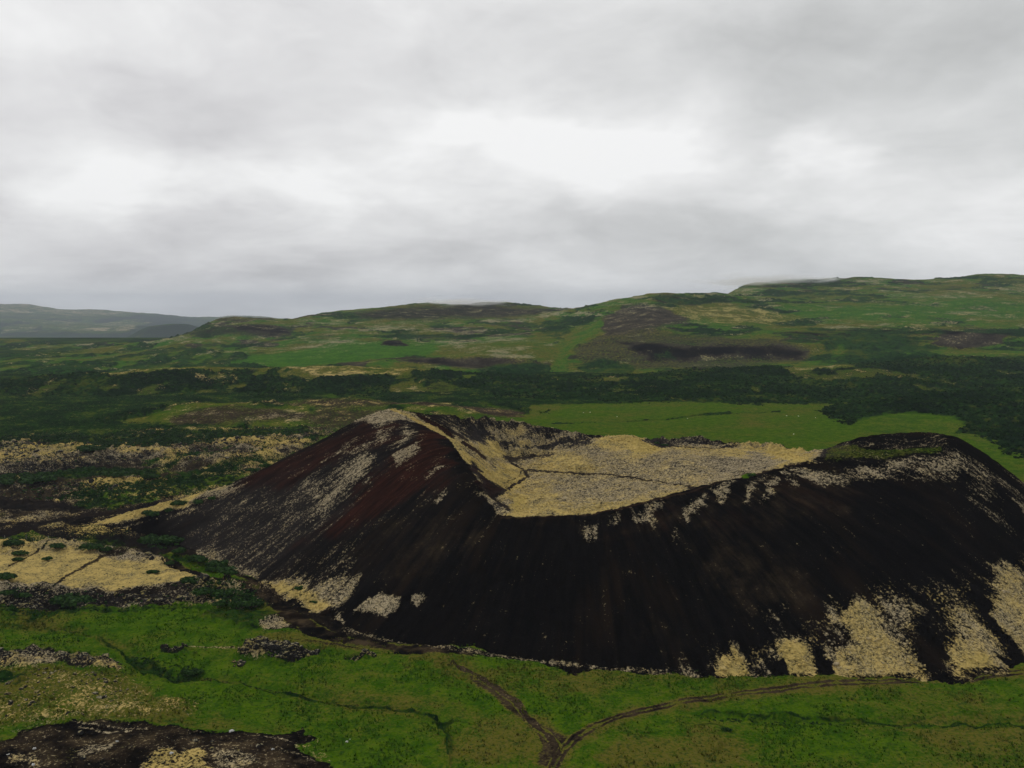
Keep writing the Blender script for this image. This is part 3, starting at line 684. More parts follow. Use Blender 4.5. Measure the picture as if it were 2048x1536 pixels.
    p.poly([(-600, 1355), (80, 1352), (230, 1350), (330, 1395), (420, 1400), (380, 1425), (300, 1450), (100, 1465), (-600, 1500)], 12, 16, moss=0.22, yel=0.5, grass=0.8, dry=0.85, rough=0.42, soil=0.5)
    p.poly([(-600, 1360), (0, 1362), (60, 1372), (0, 1385), (-600, 1385)], 6, 8, shrub=0.6, moss=0.1)
    p.line([(60, 1460), (160, 1440), (260, 1430), (300, 1435)], 5, 5, 8, moss=0.5, yel=0.6)
    p.line([(20, 1480), (100, 1462), (150, 1450)], 4, 4, 6, moss=0.45, yel=0.4)
    # stream gully
    p.line([(40, 1228), (90, 1250), (160, 1258), (215, 1275), (250, 1298), (275, 1325), (300, 1345)], 7, 6, 6, dry=0.6, shrub=0.25, soil=0.5)
    p.poly([(250, 1310), (300, 1310), (330, 1330), (400, 1335), (395, 1352), (340, 1362), (290, 1355)], 6, 8, shrub=0.7, grass=0.6, moss=0)
    p.poly([(330, 1312), (410, 1310), (400, 1340), (345, 1350)], 5, 8, shrub=0.35, grass=1, dry=0.0)
    p.line([(400, 1352), (470, 1362), (540, 1375), (640, 1400), (720, 1408)], 2.2, 2.5, 4, grass=0.4, soil=0.4, dry=0.8)
    p.line([(640, 1398), (700, 1408), (800, 1413), (850, 1425), (885, 1448), (903, 1475), (905, 1500), (898, 1540)], 3, 7, 3, shrub=0.42, dry=0.5)
    p.line([(600, 1410), (700, 1418), (790, 1425), (850, 1450), (880, 1480)], 4, 6, 4, dry=0.95)
    # dark mound bottom left
    p.poly([(-600, 1540), (0, 1498), (70, 1474), (150, 1461), (300, 1461), (420, 1475), (520, 1476), (590, 1472), (618, 1462), (640, 1480), (655, 1490), (620, 1496), (660, 1540), (700, 1640), (-600, 1700)], 6, 11, soil=0.35, grass=0.0, moss=0.10, yel=0.1, shrub=0.0)
    p.poly([(0, 1512), (120, 1484), (300, 1482), (480, 1492), (600, 1520), (600, 1560), (0, 1560)], 14, 22, soil=0.5, moss=0.16, grass=0.12, dry=0.8)
    p.poly([(40, 1520), (160, 1500), (300, 1496), (300, 1540), (100, 1560)], 12, 22, soil=0.5, grass=0.32, dry=0.9)
    p.poly([(440, 1495), (560, 1506), (640, 1540), (560, 1560), (470, 1520)], 12, 16, soil=0.7, moss=0.22, dry=0.8, grass=0.15)
    p.line([(145, 1466), (240, 1472), (300, 1473)], 1.5, 2, 4, moss=0.6)
    p.line([(150, 1474), (215, 1480), (265, 1477)], 2, 2, 4, moss=0.66)
    p.line([(530, 1485), (580, 1492), (625, 1510), (660, 1530)], 1.5, 1.5, 3, moss=0.7)
    p.line([(560, 1502), (610, 1520), (640, 1536)], 2, 3, 5, moss=0.5)
    p.poly([(600, 1496), (650, 1492), (665, 1535), (640, 1530)], 4, 5, grass=0.8, dry=1.0, moss=0.3, yel=0.6, soil=0.5)
    p.poly([(285, 1590), (305, 1540), (328, 1524), (345, 1518), (364, 1526), (380, 1519), (402, 1519), (410, 1532), (396, 1545), (430, 1590)], 6, 10, moss=0.74, yel=0.95, soil=0.5, rough=0.3)
    p.poly([(420, 1522), (480, 1518), (510, 1536), (480, 1560), (430, 1560)], 4, 6, moss=0.6, yel=0.3)
    p.poly([(155, 1525), (175, 1506), (235, 1503), (240, 1515), (180, 1530), (160, 1540)], 4, 6, moss=0.62, yel=0.2)
    p.poly([(10, 1534), (60, 1530), (80, 1550), (0, 1550)], 4, 6, moss=0.6, yel=0.5)
    # meadow in front, olive patches
    for q, d in (([(780, 1310), (870, 1300), (1000, 1330), (1120, 1365), (1180, 1400), (1090, 1410), (980, 1370), (860, 1335)], .80),
                 ([(900, 1460), (1060, 1440), (1100, 1480), (1120, 1536), (950, 1536)], .85),
                 ([(1180, 1500), (1260, 1480), (1400, 1470), (1540, 1490), (1520, 1536), (1170, 1560)], .95),
                 ([(1740, 1462), (1850, 1458), (1870, 1470), (1780, 1480)], .9), ([(1000, 1350), (1120, 1360), (1200, 1390), (1060, 1400)], .8),
                 ([(1700, 1400), (1800, 1395), (1820, 1410), (1720, 1420)], .6), ([(1400, 1440), (1500, 1435), (1560, 1460), (1420, 1460)], .6),
                 ([(700, 1330), (800, 1330), (850, 1350), (740, 1350)], .55), ([(300, 1370), (560, 1365), (640, 1400), (420, 1440)], .42),
                 ([(1280, 1350), (1450, 1360), (1430, 1380), (1300, 1372)], .35), ([(1780, 1470), (2048, 1462), (2100, 1480), (1800, 1490)], .5)):
        p.poly(q, 14, 22, dry=d, soil=0.6)
    for q in ([(560, 1340), (780, 1330), (800, 1345), (600, 1350)], [(1250, 1385), (1500, 1375), (1450, 1400), (1250, 1405)], [(1500, 1500), (1800, 1495), (1800, 1530), (1520, 1530)],
              [(330, 1420), (560, 1410), (600, 1450), (400, 1460)], [(640, 1470), (900, 1490), (860, 1540), (680, 1540)], [(0, 1235), (200, 1270), (210, 1300), (0, 1295)], [(300, 1230), (480, 1260), (460, 1290), (320, 1290)]):
        p.poly(q, 20, 25, dry=0.0)
    nr = Y < 360
    pa = fbm(X, Y, 38, 5, 811, 0.6); pb = fbm(X, Y, 17, 5, 813, 0.6); pc = fbm(X + Y * 0.3, Y * 2.2, 30, 4, 817, 0.6)
    gz = smooth(p.a['grass'], 0.6, 0.95)
    p.a['dry'] += (pa * 0.32 + smooth(pc, 0.2, 0.8) * 0.22) * gz * np.where(nr, 1, 0.5)
    p.a['shrub'] += (smooth(pb + pa * 0.5, 0.35, 1.0) * 0.30 + smooth(-pc, 0.3, 1.0) * 0.18) * gz * nr
    lz = smooth(p.a['rough'], 0.25, 0.6)                  # lava: ridges, hollows with scrub, bare blocks
    l1 = fbm(X, Y, 26, 5, 821, 0.6); l2 = fbm(X, Y, 11, 5, 823, 0.65); l3 = fbm(X, Y, 45, 4, 827, 0.6)
    p.a['moss'] += lz * (l1 * 0.30 + l2 * 0.28 - smooth(-l3, 0.2, 0.7) * 0.2)
    p.a['shrub'] += lz * (smooth(l3 - l2 * 0.4, 0.15, 0.6) * 0.5)
    p.a['yel'] += lz * (l1 * 0.5 + l3 * 0.3)
    far_ = smooth(Y, 520, 640) * gz
    p.a['dry'] += 0.26 * far_
    # meadow structure: lighter and darker sweeps, banks of the old stream beds
    for q, kw in (([(0, 1240), (120, 1262), (210, 1282), (250, 1320), (200, 1318), (100, 1300), (0, 1302)], dict(dry=0.12, shrub=0.0)),
                  ([(180, 1232), (400, 1228), (520, 1262), (480, 1290), (330, 1296), (260, 1276)], dict(dry=0.10, shrub=0.0)),
                  ([(420, 1232), (520, 1240), (560, 1262), (500, 1272), (450, 1262)], dict(shrub=0.45, dry=0.2)),
                  ([(240, 1365), (420, 1362), (560, 1375), (700, 1415), (860, 1440), (900, 1490), (880, 1540), (700, 1520), (560, 1460), (380, 1420)], dict(dry=0.22, shrub=0.0)),
                  ([(640, 1380), (860, 1390), (980, 1420), (1040, 1440), (960, 1450), (820, 1412), (680, 1400)], dict(dry=0.75)),
                  ([(1130, 1420), (1260, 1360), (1420, 1362), (1380, 1392), (1240, 1420), (1160, 1460)], dict(dry=0.15))):
        p.poly(q, 9, 8, k=0.75, **kw)
    p.line([(0, 1246), (70, 1252), (150, 1266), (205, 1280), (245, 1308), (270, 1340)], 5, 5, 4, shrub=0.72, dry=0.7)
    p.line([(430, 1362), (560, 1384), (700, 1412), (820, 1418), (870, 1436), (895, 1470), (900, 1510)], 3, 4, 4, shrub=0.72, dry=0.6)
    # dark ditches on the right
    p.line([(1380, 1425), (1440, 1418), (1520, 1430), (1600, 1436), (1700, 1442), (1860, 1447), (2048, 1452), (2300, 1455)], 3.5, 4, 6, shrub=0.6, dry=0.0)
    p.line([(1760, 1435), (1850, 1432), (1950, 1430), (2048, 1425)], 1.5, 2.5, 5, shrub=0.5, dry=0.4)
    p.line([(1350, 1455), (1420, 1448), (1470, 1458)], 3, 4, 6, shrub=0.5)
    # track beds
    p.line([(840, 1308), (900, 1335), (945, 1352), (985, 1375), (1030, 1405), (1055, 1440), (1090, 1465), (1125, 1490)], 13, 10, 9, soil=0.9, dry=1.0)
    p.poly([(930, 1350), (1000, 1380), (1040, 1410), (1060, 1445), (1105, 1462), (1130, 1478), (1110, 1536), (1080, 1536), (1075, 1470), (1020, 1420), (940, 1362)], 4, 5, soil=0.75, grass=0.35, dry=1.0)
    p.line([(1100, 1560), (1140, 1498), (1190, 1462), (1260, 1432), (1350, 1408), (1450, 1392), (1560, 1378), (1700, 1368), (1850, 1364), (2048, 1352), (2300, 1330)], 11, 8, 5, soil=0.8, dry=0.85)
    # far meadow
    far = [(1060, 835), (1140, 812), (1300, 806), (1500, 806), (1700, 812), (1900, 830), (2400, 860), (2400, 1000), (1000, 1000), (900, 850)]
    p.poly(far, 8, 6, grass=1.0, dry=0.34, shrub=0.0)
    p.poly([(1500, 826), (1620, 822), (1560, 838), (1500, 850), (1470, 840)], 6, 8, dry=0.62)
    p.poly([(1640, 835), (1800, 845), (1700, 870), (1600, 850)], 8, 10, dry=0.2)
    p.line([(1100, 850), (1240, 842), (1330, 836), (1400, 830), (1440, 828), (1560, 824)], 1.3, 1.2, 1.5, shrub=0.8, soil=0.2)
    p.line([(1400, 830), (1460, 826)], 2.0, 1.5, 1.5, shrub=1.0)
    right = [(1060, 700), (1060, 812), (1300, 806), (1500, 806), (1640, 808), (2500, 790), (2500, 700)]
    p.poly(right, 3, 4, shrub=0.95, grass=0.6)
    p.poly([(-600, 700), (-600, 868), (0, 868), (600, 850), (1060, 830), (1060, 700)], 4, 4, shrub=0.95, grass=0.6, moss=0.05)
    # relief from the rubble and tussocks
    ro = p.a['rough']
    Z = Z0 + smooth(ro, 0.25, 0.7) * (fbm(X, Y, 26, 5, 821, 0.6) * 1.1 + fbm(X, Y, 11, 5, 823, 0.65) * 0.6) + fbm(X, Y, 3.2, 4, 351, 0.6) * (0.10 + 0.85 * ro) * np.clip(Y / 300, 0.8, 1.6)
    Z += np.abs(fbm(X, Y, 7, 3, 355)) * ro * 0.8 + fbm(X, Y, 5.0, 4, 357) * 0.20 + fbm(X, Y, 1.3, 2, 359) * 0.07
    Z += (p.a['shrub'] > 0.3) * np.clip(fbm(X, Y, 3.5, 3, 361) + 0.2, 0, 1) * 0.9
    # sink the plain a little under the crater hill so the two sheets never fight
    mat = terrain_mat('meadow_and_lava', 0.85, False, 0.5)
    ob = grid_mesh('ground', X, Y, Z, p.a, mat)
    set_tags(ob, kind='structure')
    return X, Y, Z, p
GX, GY, GZ, GP = build_ground()

def ground_height(x, y):
    """height of the finished plain at points (bilinear in its own grid)"""
    x = np.atleast_1d(np.asarray(x, float)); y = np.atleast_1d(np.asarray(y, float))
    u = (x / y + 1.0) / 2.0 * (GX.shape[1] - 1)
    v = (np.log(y) - math.log(75)) / (math.log(1330) - math.log(75)) * (GX.shape[0] - 1)
    u = np.clip(u, 0, GX.shape[1] - 2); v = np.clip(v, 0, GX.shape[0] - 2)
    i = v.astype(int); j = u.astype(int); fv = v - i; fu = u - j
    return (GZ[i, j] * (1 - fu) + GZ[i, j + 1] * fu) * (1 - fv) + (GZ[i + 1, j] * (1 - fu) + GZ[i + 1, j + 1] * fu) * fv
# ------------------------------------------------------------------ hills behind the plain
class Relief:
    """land given by lines running across the view, near to far: (photo px, photo py, distance) -> real height at that distance"""
    def __init__(s, lines):
        s.k = []
        for L in lines:
            pts = np.array([atD(px, py if not isinstance(py, str) else HOR + (H - float(py)) * F / D, D) for px, py, D in L])
            u = pts[:, 0] / pts[:, 1]; o = np.argsort(u)
            s.k.append((u[o], pts[o, 1], pts[o, 2]))
    def grid(s, name_seed, u, D, blur=4):
        U, Y = np.meshgrid(u, D)
        Dk = np.stack([np.interp(u, k[0], k[1]) for k in s.k]); Zk = np.stack([np.interp(u, k[0], k[2]) for k in s.k])
        ker = np.hanning(15)[1:-1]; ker /= ker.sum()
        def sm(a): return np.stack([np.convolve(np.pad(r, 6, 'edge'), ker, 'valid') for r in a])
        Dk, Zk = sm(Dk), sm(Zk)
        Dk = np.maximum.accumulate(Dk + np.arange(len(Dk))[:, None] * 0.5, 0)
        Z = np.empty(U.shape)
        for j in range(len(u)): Z[:, j] = np.interp(D, Dk[:, j], Zk[:, j]) - np.clip((Dk[0, j] - D) * 0.35, 0, 12)
        if blur:
            kk = np.hanning(blur * 2 + 3)[1:-1]; kk /= kk.sum()
            pad = np.pad(Z, ((blur, blur), (0, 0)), 'edge')
            Z = sum(kk[i] * pad[i:i + Z.shape[0]] for i in range(len(kk)))
        return U * Y, Y, Z

FARK = 2.4
def relief_sheet(name, lines, D0, D1, nD, nU, umax, hum, paint, matname, fine, base, C=None, seed=0):
    u = np.linspace(-umax, umax, nU)
    D = np.exp(np.linspace(math.log(D0), math.log(D1), nD))
    X, Y, Z0 = Relief(lines).grid(seed, u, D)
    px, py = project(X, Y, Z0)
    nx = fbm(X, Y, 60 * fine ** 0.7, 5, seed + 1, 0.6) * 1.0; ny = fbm(X, Y * 0.6, 60 * fine ** 0.7, 5, seed + 2, 0.6) * 0.3
    Zn = np.zeros_like(Z0)
    hm = 0
    for amp, wl, oc in hum:
        f = fbm(X, Y, wl, oc, seed + int(wl)); hm = f if amp == hum[0][0] else hm
        Zn += f * amp
    p = Paint(px, py, nx, ny, **base)
    p.sf, p.wf = 1.7, 1.7
    Z = paint(p, X, Y, Z0, Zn, hm)
    ob = grid_mesh(name, X, Y, Z, p.a, terrain_mat(matname, fine, False, 0.5, 0.35 / fine ** 0.7, C, mw=0.5), None)
    set_tags(ob, kind='structure')
    return X, Y, Z, p

# --- scrub-covered rises between the plain and the plateau
def paint_rises(p, X, Y, Z0, Zn, hm):
    pr = p
    # pale moss along the tops of small swells
    top = smooth(hm, 0.25, 0.75)
    p.a['moss'] += top * 0.20
    p.a['yel'][:] = 0.5
    clear = fbm(X, Y * 0.5, 70, 4, 1077, 0.6); cl2 = fbm(X, Y * 0.5, 35, 4, 1079, 0.6)
    p.poly([(-300, 850), (0, 850), (220, 845), (380, 815), (430, 808), (640, 806), (600, 850), (380, 885), (0, 895), (-300, 900)], 8, 8, shrub=0.75, grass=0.9, dry=0.3, moss=0.02)
    p.poly([(60, 880), (200, 862), (330, 822), (390, 812), (470, 806), (500, 815), (380, 835), (240, 870)], 6, 6, grass=1.0, dry=0.4, shrub=0.35, moss=0.05)
    p.poly([(350, 835), (390, 822), (440, 815), (560, 815), (640, 835), (640, 850), (560, 845), (470, 845), (400, 858), (350, 850)], 8, 14, soil=1.0, grass=0.36, shrub=0.30, moss=0.24, yel=0.2)
    p.line([(345, 815), (400, 807), (460, 804), (540, 808), (600, 812)], 2.5, 3, 5, moss=0.55, yel=0.6, grass=0.3)
    p.poly([(560, 806), (620, 800), (760, 800), (900, 806), (1000, 815), (1070, 826), (1060, 832), (900, 822), (760, 815), (640, 818)], 5, 7, moss=0.36, yel=0.6, soil=0.9, grass=0.35, shrub=0.1)
    p.poly([(780, 805), (950, 808), (1070, 824), (1060, 834), (980, 830), (860, 818)], 4, 6, soil=1.0, moss=0.22, grass=0.1, shrub=0.0)
    p.poly([(620, 815), (760, 820), (740, 850), (620, 860)], 6, 10, moss=0.28, yel=0.6, soil=0.9, grass=0.4, shrub=0.2)
    p.poly([(640, 850), (700, 825), (900, 825), (1060, 838), (1060, 850), (700, 880)], 6, 8, shrub=0.4, moss=0.15)
    # long dark bank
    p.poly([(-300, 765), (0, 758), (200, 745), (420, 745), (620, 745), (860, 745), (1130, 772), (1140, 800), (1000, 800), (700, 796), (420, 800), (250, 825), (0, 850), (-300, 860)], 6, 8, shrub=1.0, grass=0.6, moss=0.0)
    p.poly([(180, 818), (210, 806), (222, 815), (195, 826)], 4, 8, soil=1.0, shrub=0.2)
    p.poly([(360, 790), (372, 765), (382, 768), (372, 800)], 4, 5, soil=0.8, shrub=0.5)
    p.poly([(450, 770), (480, 765), (480, 778), (455, 778)], 5, 8, soil=0.9, moss=0.2, shrub=0.3)
    p.poly([(620, 783), (680, 780), (670, 796), (620, 795)], 5, 8, soil=0.9, shrub=0.4)
    p.poly([(790, 775), (850, 772), (860, 788), (800, 788)], 5, 8, moss=0.4, shrub=0.4)
    p.poly([(200, 742), (260, 736), (340, 733), (420, 732), (440, 738), (340, 746), (220, 756)], 3, 5, moss=0.42, yel=0.6, grass=0.9, dry=0.7, shrub=0.15)
    p.poly([(600, 736), (660, 730), (760, 728), (850, 733), (860, 740), (740, 748), (640, 752)], 3, 5, moss=0.52, yel=0.7, grass=0.7, dry=0.8, shrub=0.1)
    p.poly([(380, 755), (480, 752), (480, 762), (400, 760)], 4, 5, moss=0.34, yel=0.6)
    p.line([(0, 762), (150, 742), (300, 736), (600, 737), (860, 737)], 2, 3, 4, moss=0.25, dry=0.8, shrub=0.3)
    # right-hand scrub
    p.poly([(1100, 770), (1300, 745), (2400, 700), (2400, 800), (1900, 800), (1640, 808), (1500, 808), (1300, 806), (1160, 805)], 5, 8, shrub=1.0, grass=0.6, moss=0.0)
    p.poly([(1130, 815), (1150, 795), (1170, 800), (1215, 810), (1200, 818)], 4, 5, shrub=0.0, grass=1.0, dry=0.3)
    p.line([(1330, 796), (1360, 802), (1410, 808)], 1.0, 1, 1, shrub=0.0, soil=1.0, grass=0.6, dry=1)
    p.poly([(1560, 735), (1640, 728), (1700, 724), (1700, 730), (1600, 738)], 2, 3, moss=0.3, shrub=0.3)
    rk = np.where(p.px > 1120, 0.3, 1.0)
    clear = clear - (1 - rk) * 0.35
    p.a['shrub'] -= smooth(clear, 0.25, 0.7) * 0.55
    p.a['moss'] += smooth(clear + cl2 * 0.6, 0.45, 0.9) * 0.25
    p.a['dry'] += smooth(clear, 0.1, 0.6) * 0.3
    can = np.clip(fbm(X, Y, 7, 3, 905) + 0.35, 0, 1.2) * 2.6 + np.clip(fbm(X, Y, 3.2, 2, 915), 0, 1) * 1.4
    return Z0 + Zn * smooth(Y, 640, 760) * smooth(Z0, -1.0, 4.0) + can * smooth(p.a['shrub'], 0.35, 0.8) * smooth(Z0, -1.2, 1.0)

RISES = [
    [(-600, 915, 585), (0, 907, 600), (300, 900, 612), (600, 880, 660), (800, 874, 680), (1000, 858, 720), (1070, 848, 745), (1140, 828, 825), (1240, 822, 845), (1500, 822, 845), (2048, 822, 845), (2600, 822, 845)],
    [(-600, 893, 610), (0, 883, 632), (300, 876, 645), (600, 858, 694), (800, 850, 718), (1000, 838, 755), (1070, 833, 775), (1140, 813, 860), (1300, 808, 880), (1500, 808, 880), (1640, 809, 876), (2048, 806, 880), (2600, 806, 880)],
    [(-600, 868, 700), (0, 862, 700), (220, 842, 730), (340, 815, 790), (400, 808, 800), (470, 806, 800), (540, 810, 800), (600, 806, 810), (740, 802, 820), (900, 807, 820), (1000, 815, 820), (1070, 826, 812), (1140, 806, 900), (1300, 800, 905), (1500, 800, 905), (2048, 798, 910), (2600, 798, 910)],
    [(-600, 845, 820), (0, 836, 830), (220, 822, 850), (340, 815, 860), (600, 808, 880), (900, 806, 900), (1070, 806, 900), (1140, 798, 940), (1300, 792, 950), (1500, 790, 950), (2048, 785, 960), (2600, 785, 960)],
    [(-600, 800, 960), (0, 795, 960), (400, 790, 980), (1000, 785, 1000), (1300, 772, 1040), (1500, 768, 1050), (2048, 760, 1060), (2600, 760, 1060)],
    [(-600, 768, 1090), (0, 757, 1100), (100, 750, 1110), (200, 742, 1130), (400, 737, 1180), (620, 736, 1200), (700, 731, 1210), (780, 729, 1210), (860, 736, 1200), (1000, 750, 1190), (1130, 758, 1190), (1300, 746, 1210), (1500, 738, 1230), (1600, 734, 1240), (1700, 727, 1260), (1850, 722, 1270), (2048, 715, 1280), (2600, 710, 1280)],
    [(-600, 775, 1200), (0, 765, 1210), (400, 748, 1270), (700, 742, 1300), (1000, 756, 1290), (1300, 752, 1330), (1700, 735, 1360), (2048, 722, 1370), (2600, 720, 1370)],
    [(-600, 770, 1420), (2600, 760, 1420)],
]
RX, RY, RZ, RP = relief_sheet('scrub_hills', RISES, 580, 1420, 760, 1300, 0.84, [(4.2, 95, 4), (0.9, 24, 3)], paint_rises, 'scrub_cover', 2.2,
             dict(shrub=0.75, grass=0.8, dry=0.35, soil=0.5), seed=1000)

# --- scrub knoll behind the meadow on the right
def paint_knoll(p, X, Y, Z0, Zn, hm):
    p.poly([(1700, 862), (1720, 838), (1780, 824), (1900, 830), (1940, 850), (1900, 872), (1850, 868)], 6, 7, shrub=0.2, grass=1, dry=0.25)
    p.poly([(1740, 838), (1800, 828), (1900, 836), (1860, 848)], 4, 6, shrub=0.0, grass=1, dry=0.3)
    p.line([(1660, 818), (1800, 790), (1900, 784), (2048, 778)], 2, 3, 4, shrub=0.5, dry=0.6, moss=0.1)
    can = np.clip(fbm(X, Y, 6, 3, 905) + 0.35, 0, 1.2) * 2.4 + np.clip(fbm(X, Y, 3.0, 2, 915), 0, 1) * 1.3
    return Z0 + Zn * 0.6 * smooth(Z0, 0, 4) + can * smooth(p.a['shrub'], 0.35, 0.8) * smooth(Z0, -2.0, 0.5)
KNOLL = [
    [(-600, '-9', 610), (1580, '-9', 610), (1640, '-4', 680), (1700, '-1', 705), (1800, '-1', 660), (1900, '-1', 600), (2048, '-1', 530), (2700, '-1', 440)],
    [(-600, '-9', 640), (1580, '-9', 700), (1618, '-4', 795), (1660, 833, 768), (1760, 850, 712), (1850, 862, 685), (1930, 880, 640), (1975, 884, 622), (2010, 868, 640), (2048, 850, 660), (2700, 830, 600)],
    [(-600, '-9', 700), (1580, '-9', 700), (1618, 826, 812), (1700, 815, 820), (1800, 812, 800), (1900, 820, 760), (1975, 840, 720), (2048, 838, 700), (2700, 830, 660)],
    [(-600, '-9', 760), (1580, '-9', 820), (1625, '-2', 830), (1700, 808, 860), (1760, 798, 870), (1830, 789, 880), (1920, 783, 880), (2048, 776, 880), (2700, 760, 880)],
    [(-600, '-9', 900), (1500, '-9', 900), (1640, '-6', 900), (2048, '-3', 950), (2700, '-3', 950)],
]
KX, KY, KZ, KP = relief_sheet('scrub_knoll', KNOLL, 470, 950, 420, 800, 0.84, [(2.0, 45, 4)], paint_knoll, 'knoll_cover', 2.0, dict(shrub=0.95, grass=0.8, dry=0.2), seed=1500)

SCRUB_SRC = [(RX, RY, RZ, RP.a['shrub'], 24000, 0.62), (KX, KY, KZ, KP.a['shrub'] * (KZ > -1.0), 4500, 0.62)]
# --- main hillside with the cliff band
def paint_slope(p, X, Y, Z0, Zn, hm):
    top = smooth(hm, 0.2, 0.7)
    p.a['yel'][:] = 0.35
    left = p.px < 1150
    band = fbm(X, Z0 * 9.0 + Y * 0.12, 150, 5, 2077, 0.6); band2 = fbm(X + 900, Z0 * 14.0 + Y * 0.2, 90, 4, 2091, 0.6)
    band3 = fbm(X + 300, Z0 * 26.0 + Y * 0.25, 70, 4, 2111, 0.6)
    p.a['moss'] += smooth(band3, 0.15, 0.55) * 0.30 * smooth(p.py, 745, 715)
    p.a['shrub'] += smooth(-band3, 0.2, 0.6) * 0.22
    p.a['moss'] += smooth(band, 0.15, 0.6) * 0.34
    p.a['shrub'] += smooth(band2, 0.1, 0.5) * 0.35 - smooth(band, 0.1, 0.5) * 0.35
    p.a['dry'] += smooth(-band2, 0.05, 0.5) * 0.4
    p.a['grass'] -= smooth(band2 - band, 0.35, 0.8) * 0.6
    p.a['moss'] += top * np.where(left, 0.34, 0.10) * smooth(p.py, 760, 690)
    p.a['shrub'] += np.where(hm < -0.15, 0.25, 0.0) - top * 0.2
    # left: open scrub, moss, bright field
    p.poly([(-300, 705), (0, 700), (300, 704), (420, 715), (600, 700), (620, 740), (400, 745), (0, 770), (-300, 780)], 12, 14, k=0.8, shrub=0.72, grass=0.8, moss=0.12)
    for q, v in (([(100, 692), (150, 684), (190, 692)], .5), ([(230, 690), (280, 686), (290, 696)], .45), ([(310, 688), (380, 684), (410, 688), (340, 692)], .5),
                 ([(440, 680), (520, 680), (500, 686)], .45), ([(520, 700), (580, 696), (590, 704)], .4), ([(200, 742), (270, 738), (340, 735), (280, 746)], .4),
                 ([(500, 672), (560, 668), (550, 678), (490, 680)], .6), ([(730, 645), (860, 644), (860, 650), (740, 652)], .5), ([(860, 652), (970, 655), (960, 664), (850, 662)], .6),
                 ([(820, 680), (1000, 676), (940, 690), (830, 690)], .5), ([(1040, 650), (1090, 652), (1060, 658)], .4), ([(980, 670), (1060, 666), (1080, 676), (1000, 678)], .35),
                 ([(430, 640), (560, 642), (580, 652), (500, 658), (440, 655)], .4), ([(600, 640), (700, 645), (700, 655), (620, 652)], .35),
                 ([(640, 660), (760, 655), (740, 668), (660, 672)], .36), ([(1030, 675), (1100, 672), (1090, 690), (1020, 700)], .3)):
        p.poly(q, 4, 7, moss=v, shrub=0.05, soil=0.9)
    p.poly([(460, 725), (520, 715), (640, 700), (700, 690), (860, 688), (880, 700), (800, 712), (700, 722), (560, 735)], 3, 5, grass=1.6, dry=-0.6, shrub=-0.8, moss=0.0)
    p.poly([(760, 690), (775, 680), (800, 682), (820, 690), (790, 693)], 3, 4, soil=0.2, grass=0, moss=0, shrub=0)
    p.poly([(380, 668), (400, 645), (440, 655), (560, 655), (580, 668), (500, 680), (400, 685)], 8, 10, soil=0.6, grass=0.4, shrub=0.5, moss=0.1)
    p.poly([(470, 655), (560, 655), (575, 668), (520, 668), (480, 664)], 4, 5, soil=0.3, grass=0, shrub=0.2, moss=0.02)
    p.poly([(400, 640), (440, 630), (540, 631), (570, 640), (480, 642)], 4, 5, soil=1.0, moss=0.3, grass=0.4, shrub=0.1)
    p.poly([(700, 625), (850, 608), (1000, 604), (1110, 618), (1080, 636), (900, 640), (720, 640)], 6, 8, soil=0.5, grass=0.35, shrub=0.35, moss=0.12)
    p.poly([(970, 665), (1050, 660), (1070, 672), (980, 674)], 6, 8, soil=1.0, grass=0.2, shrub=0.1)
    p.poly([(640, 690), (760, 680), (640, 668), (560, 690)], 8, 10, soil=0.8, grass=0.5, shrub=0.2, moss=0.2)
    # low dark scarp, centre
    p.poly([(780, 722), (860, 717), (960, 717), (1060, 722), (1110, 730), (1100, 755), (960, 742), (820, 730)], 4, 6, soil=0.5, grass=0.15, shrub=0.2, moss=0.02)
    p.poly([(950, 745), (1050, 728), (1110, 735), (1110, 760), (960, 760)], 6, 8, shrub=0.8, grass=0.8)
    p.poly([(860, 692), (1060, 685), (1110, 700), (1060, 718), (900, 716)], 10, 12, grass=0.9, dry=0.75, shrub=0.05, soil=0.9, moss=0.15)
    # bright gully
    p.poly([(1105, 760), (1110, 700), (1130, 680), (1160, 660), (1195, 645), (1200, 655), (1170, 668), (1145, 690), (1130, 720), (1135, 760)], 4, 5, grass=1.3, dry=0.35, shrub=-0.3, moss=0, soil=1)
    p.poly([(1060, 715), (1110, 690), (1160, 655), (1200, 640), (1230, 640), (1180, 665), (1145, 690), (1125, 725)], 5, 6, grass=1.2, dry=0.6, shrub=-0.2, moss=0.0, soil=1)
    # slope right of it
    p.poly([(1140, 700), (1180, 672), (1300, 660), (1480, 664), (1620, 690), (1620, 720), (1500, 735), (1380, 745), (1260, 745), (1160, 735)], 6, 9, soil=0.75, grass=0.46, dry=0.7, shrub=0.36, moss=0.04)
    p.poly([(1240, 680), (1400, 690), (1560, 692), (1610, 700), (1600, 712), (1500, 708), (1380, 716), (1300, 720)], 5, 8, soil=0.30, grass=0.12, shrub=0.28, moss=0.0)
    p.poly([(1150, 735), (1200, 720), (1260, 735), (1260, 755), (1160, 758)], 6, 9, shrub=0.7, grass=0.6)
    p.poly([(1300, 705), (1340, 690), (1350, 715), (1310, 725)], 5, 6, shrub=0.5, grass=0.4)
    p.poly([(1180, 672), (1200, 645), (1240, 620), (1330, 610), (1400, 640), (1300, 660)], 7, 10, soil=1.0, grass=0.25, shrub=0.1, moss=0.18)
    p.poly([(1240, 612), (1290, 608), (1330, 618), (1270, 625), (1230, 622)], 4, 6, moss=0.5, yel=0.3, grass=0.2)
    p.poly([(1300, 596), (1340, 588), (1430, 592), (1430, 602), (1330, 606)], 4, 6, soil=0.3, grass=0.3, moss=0.05)
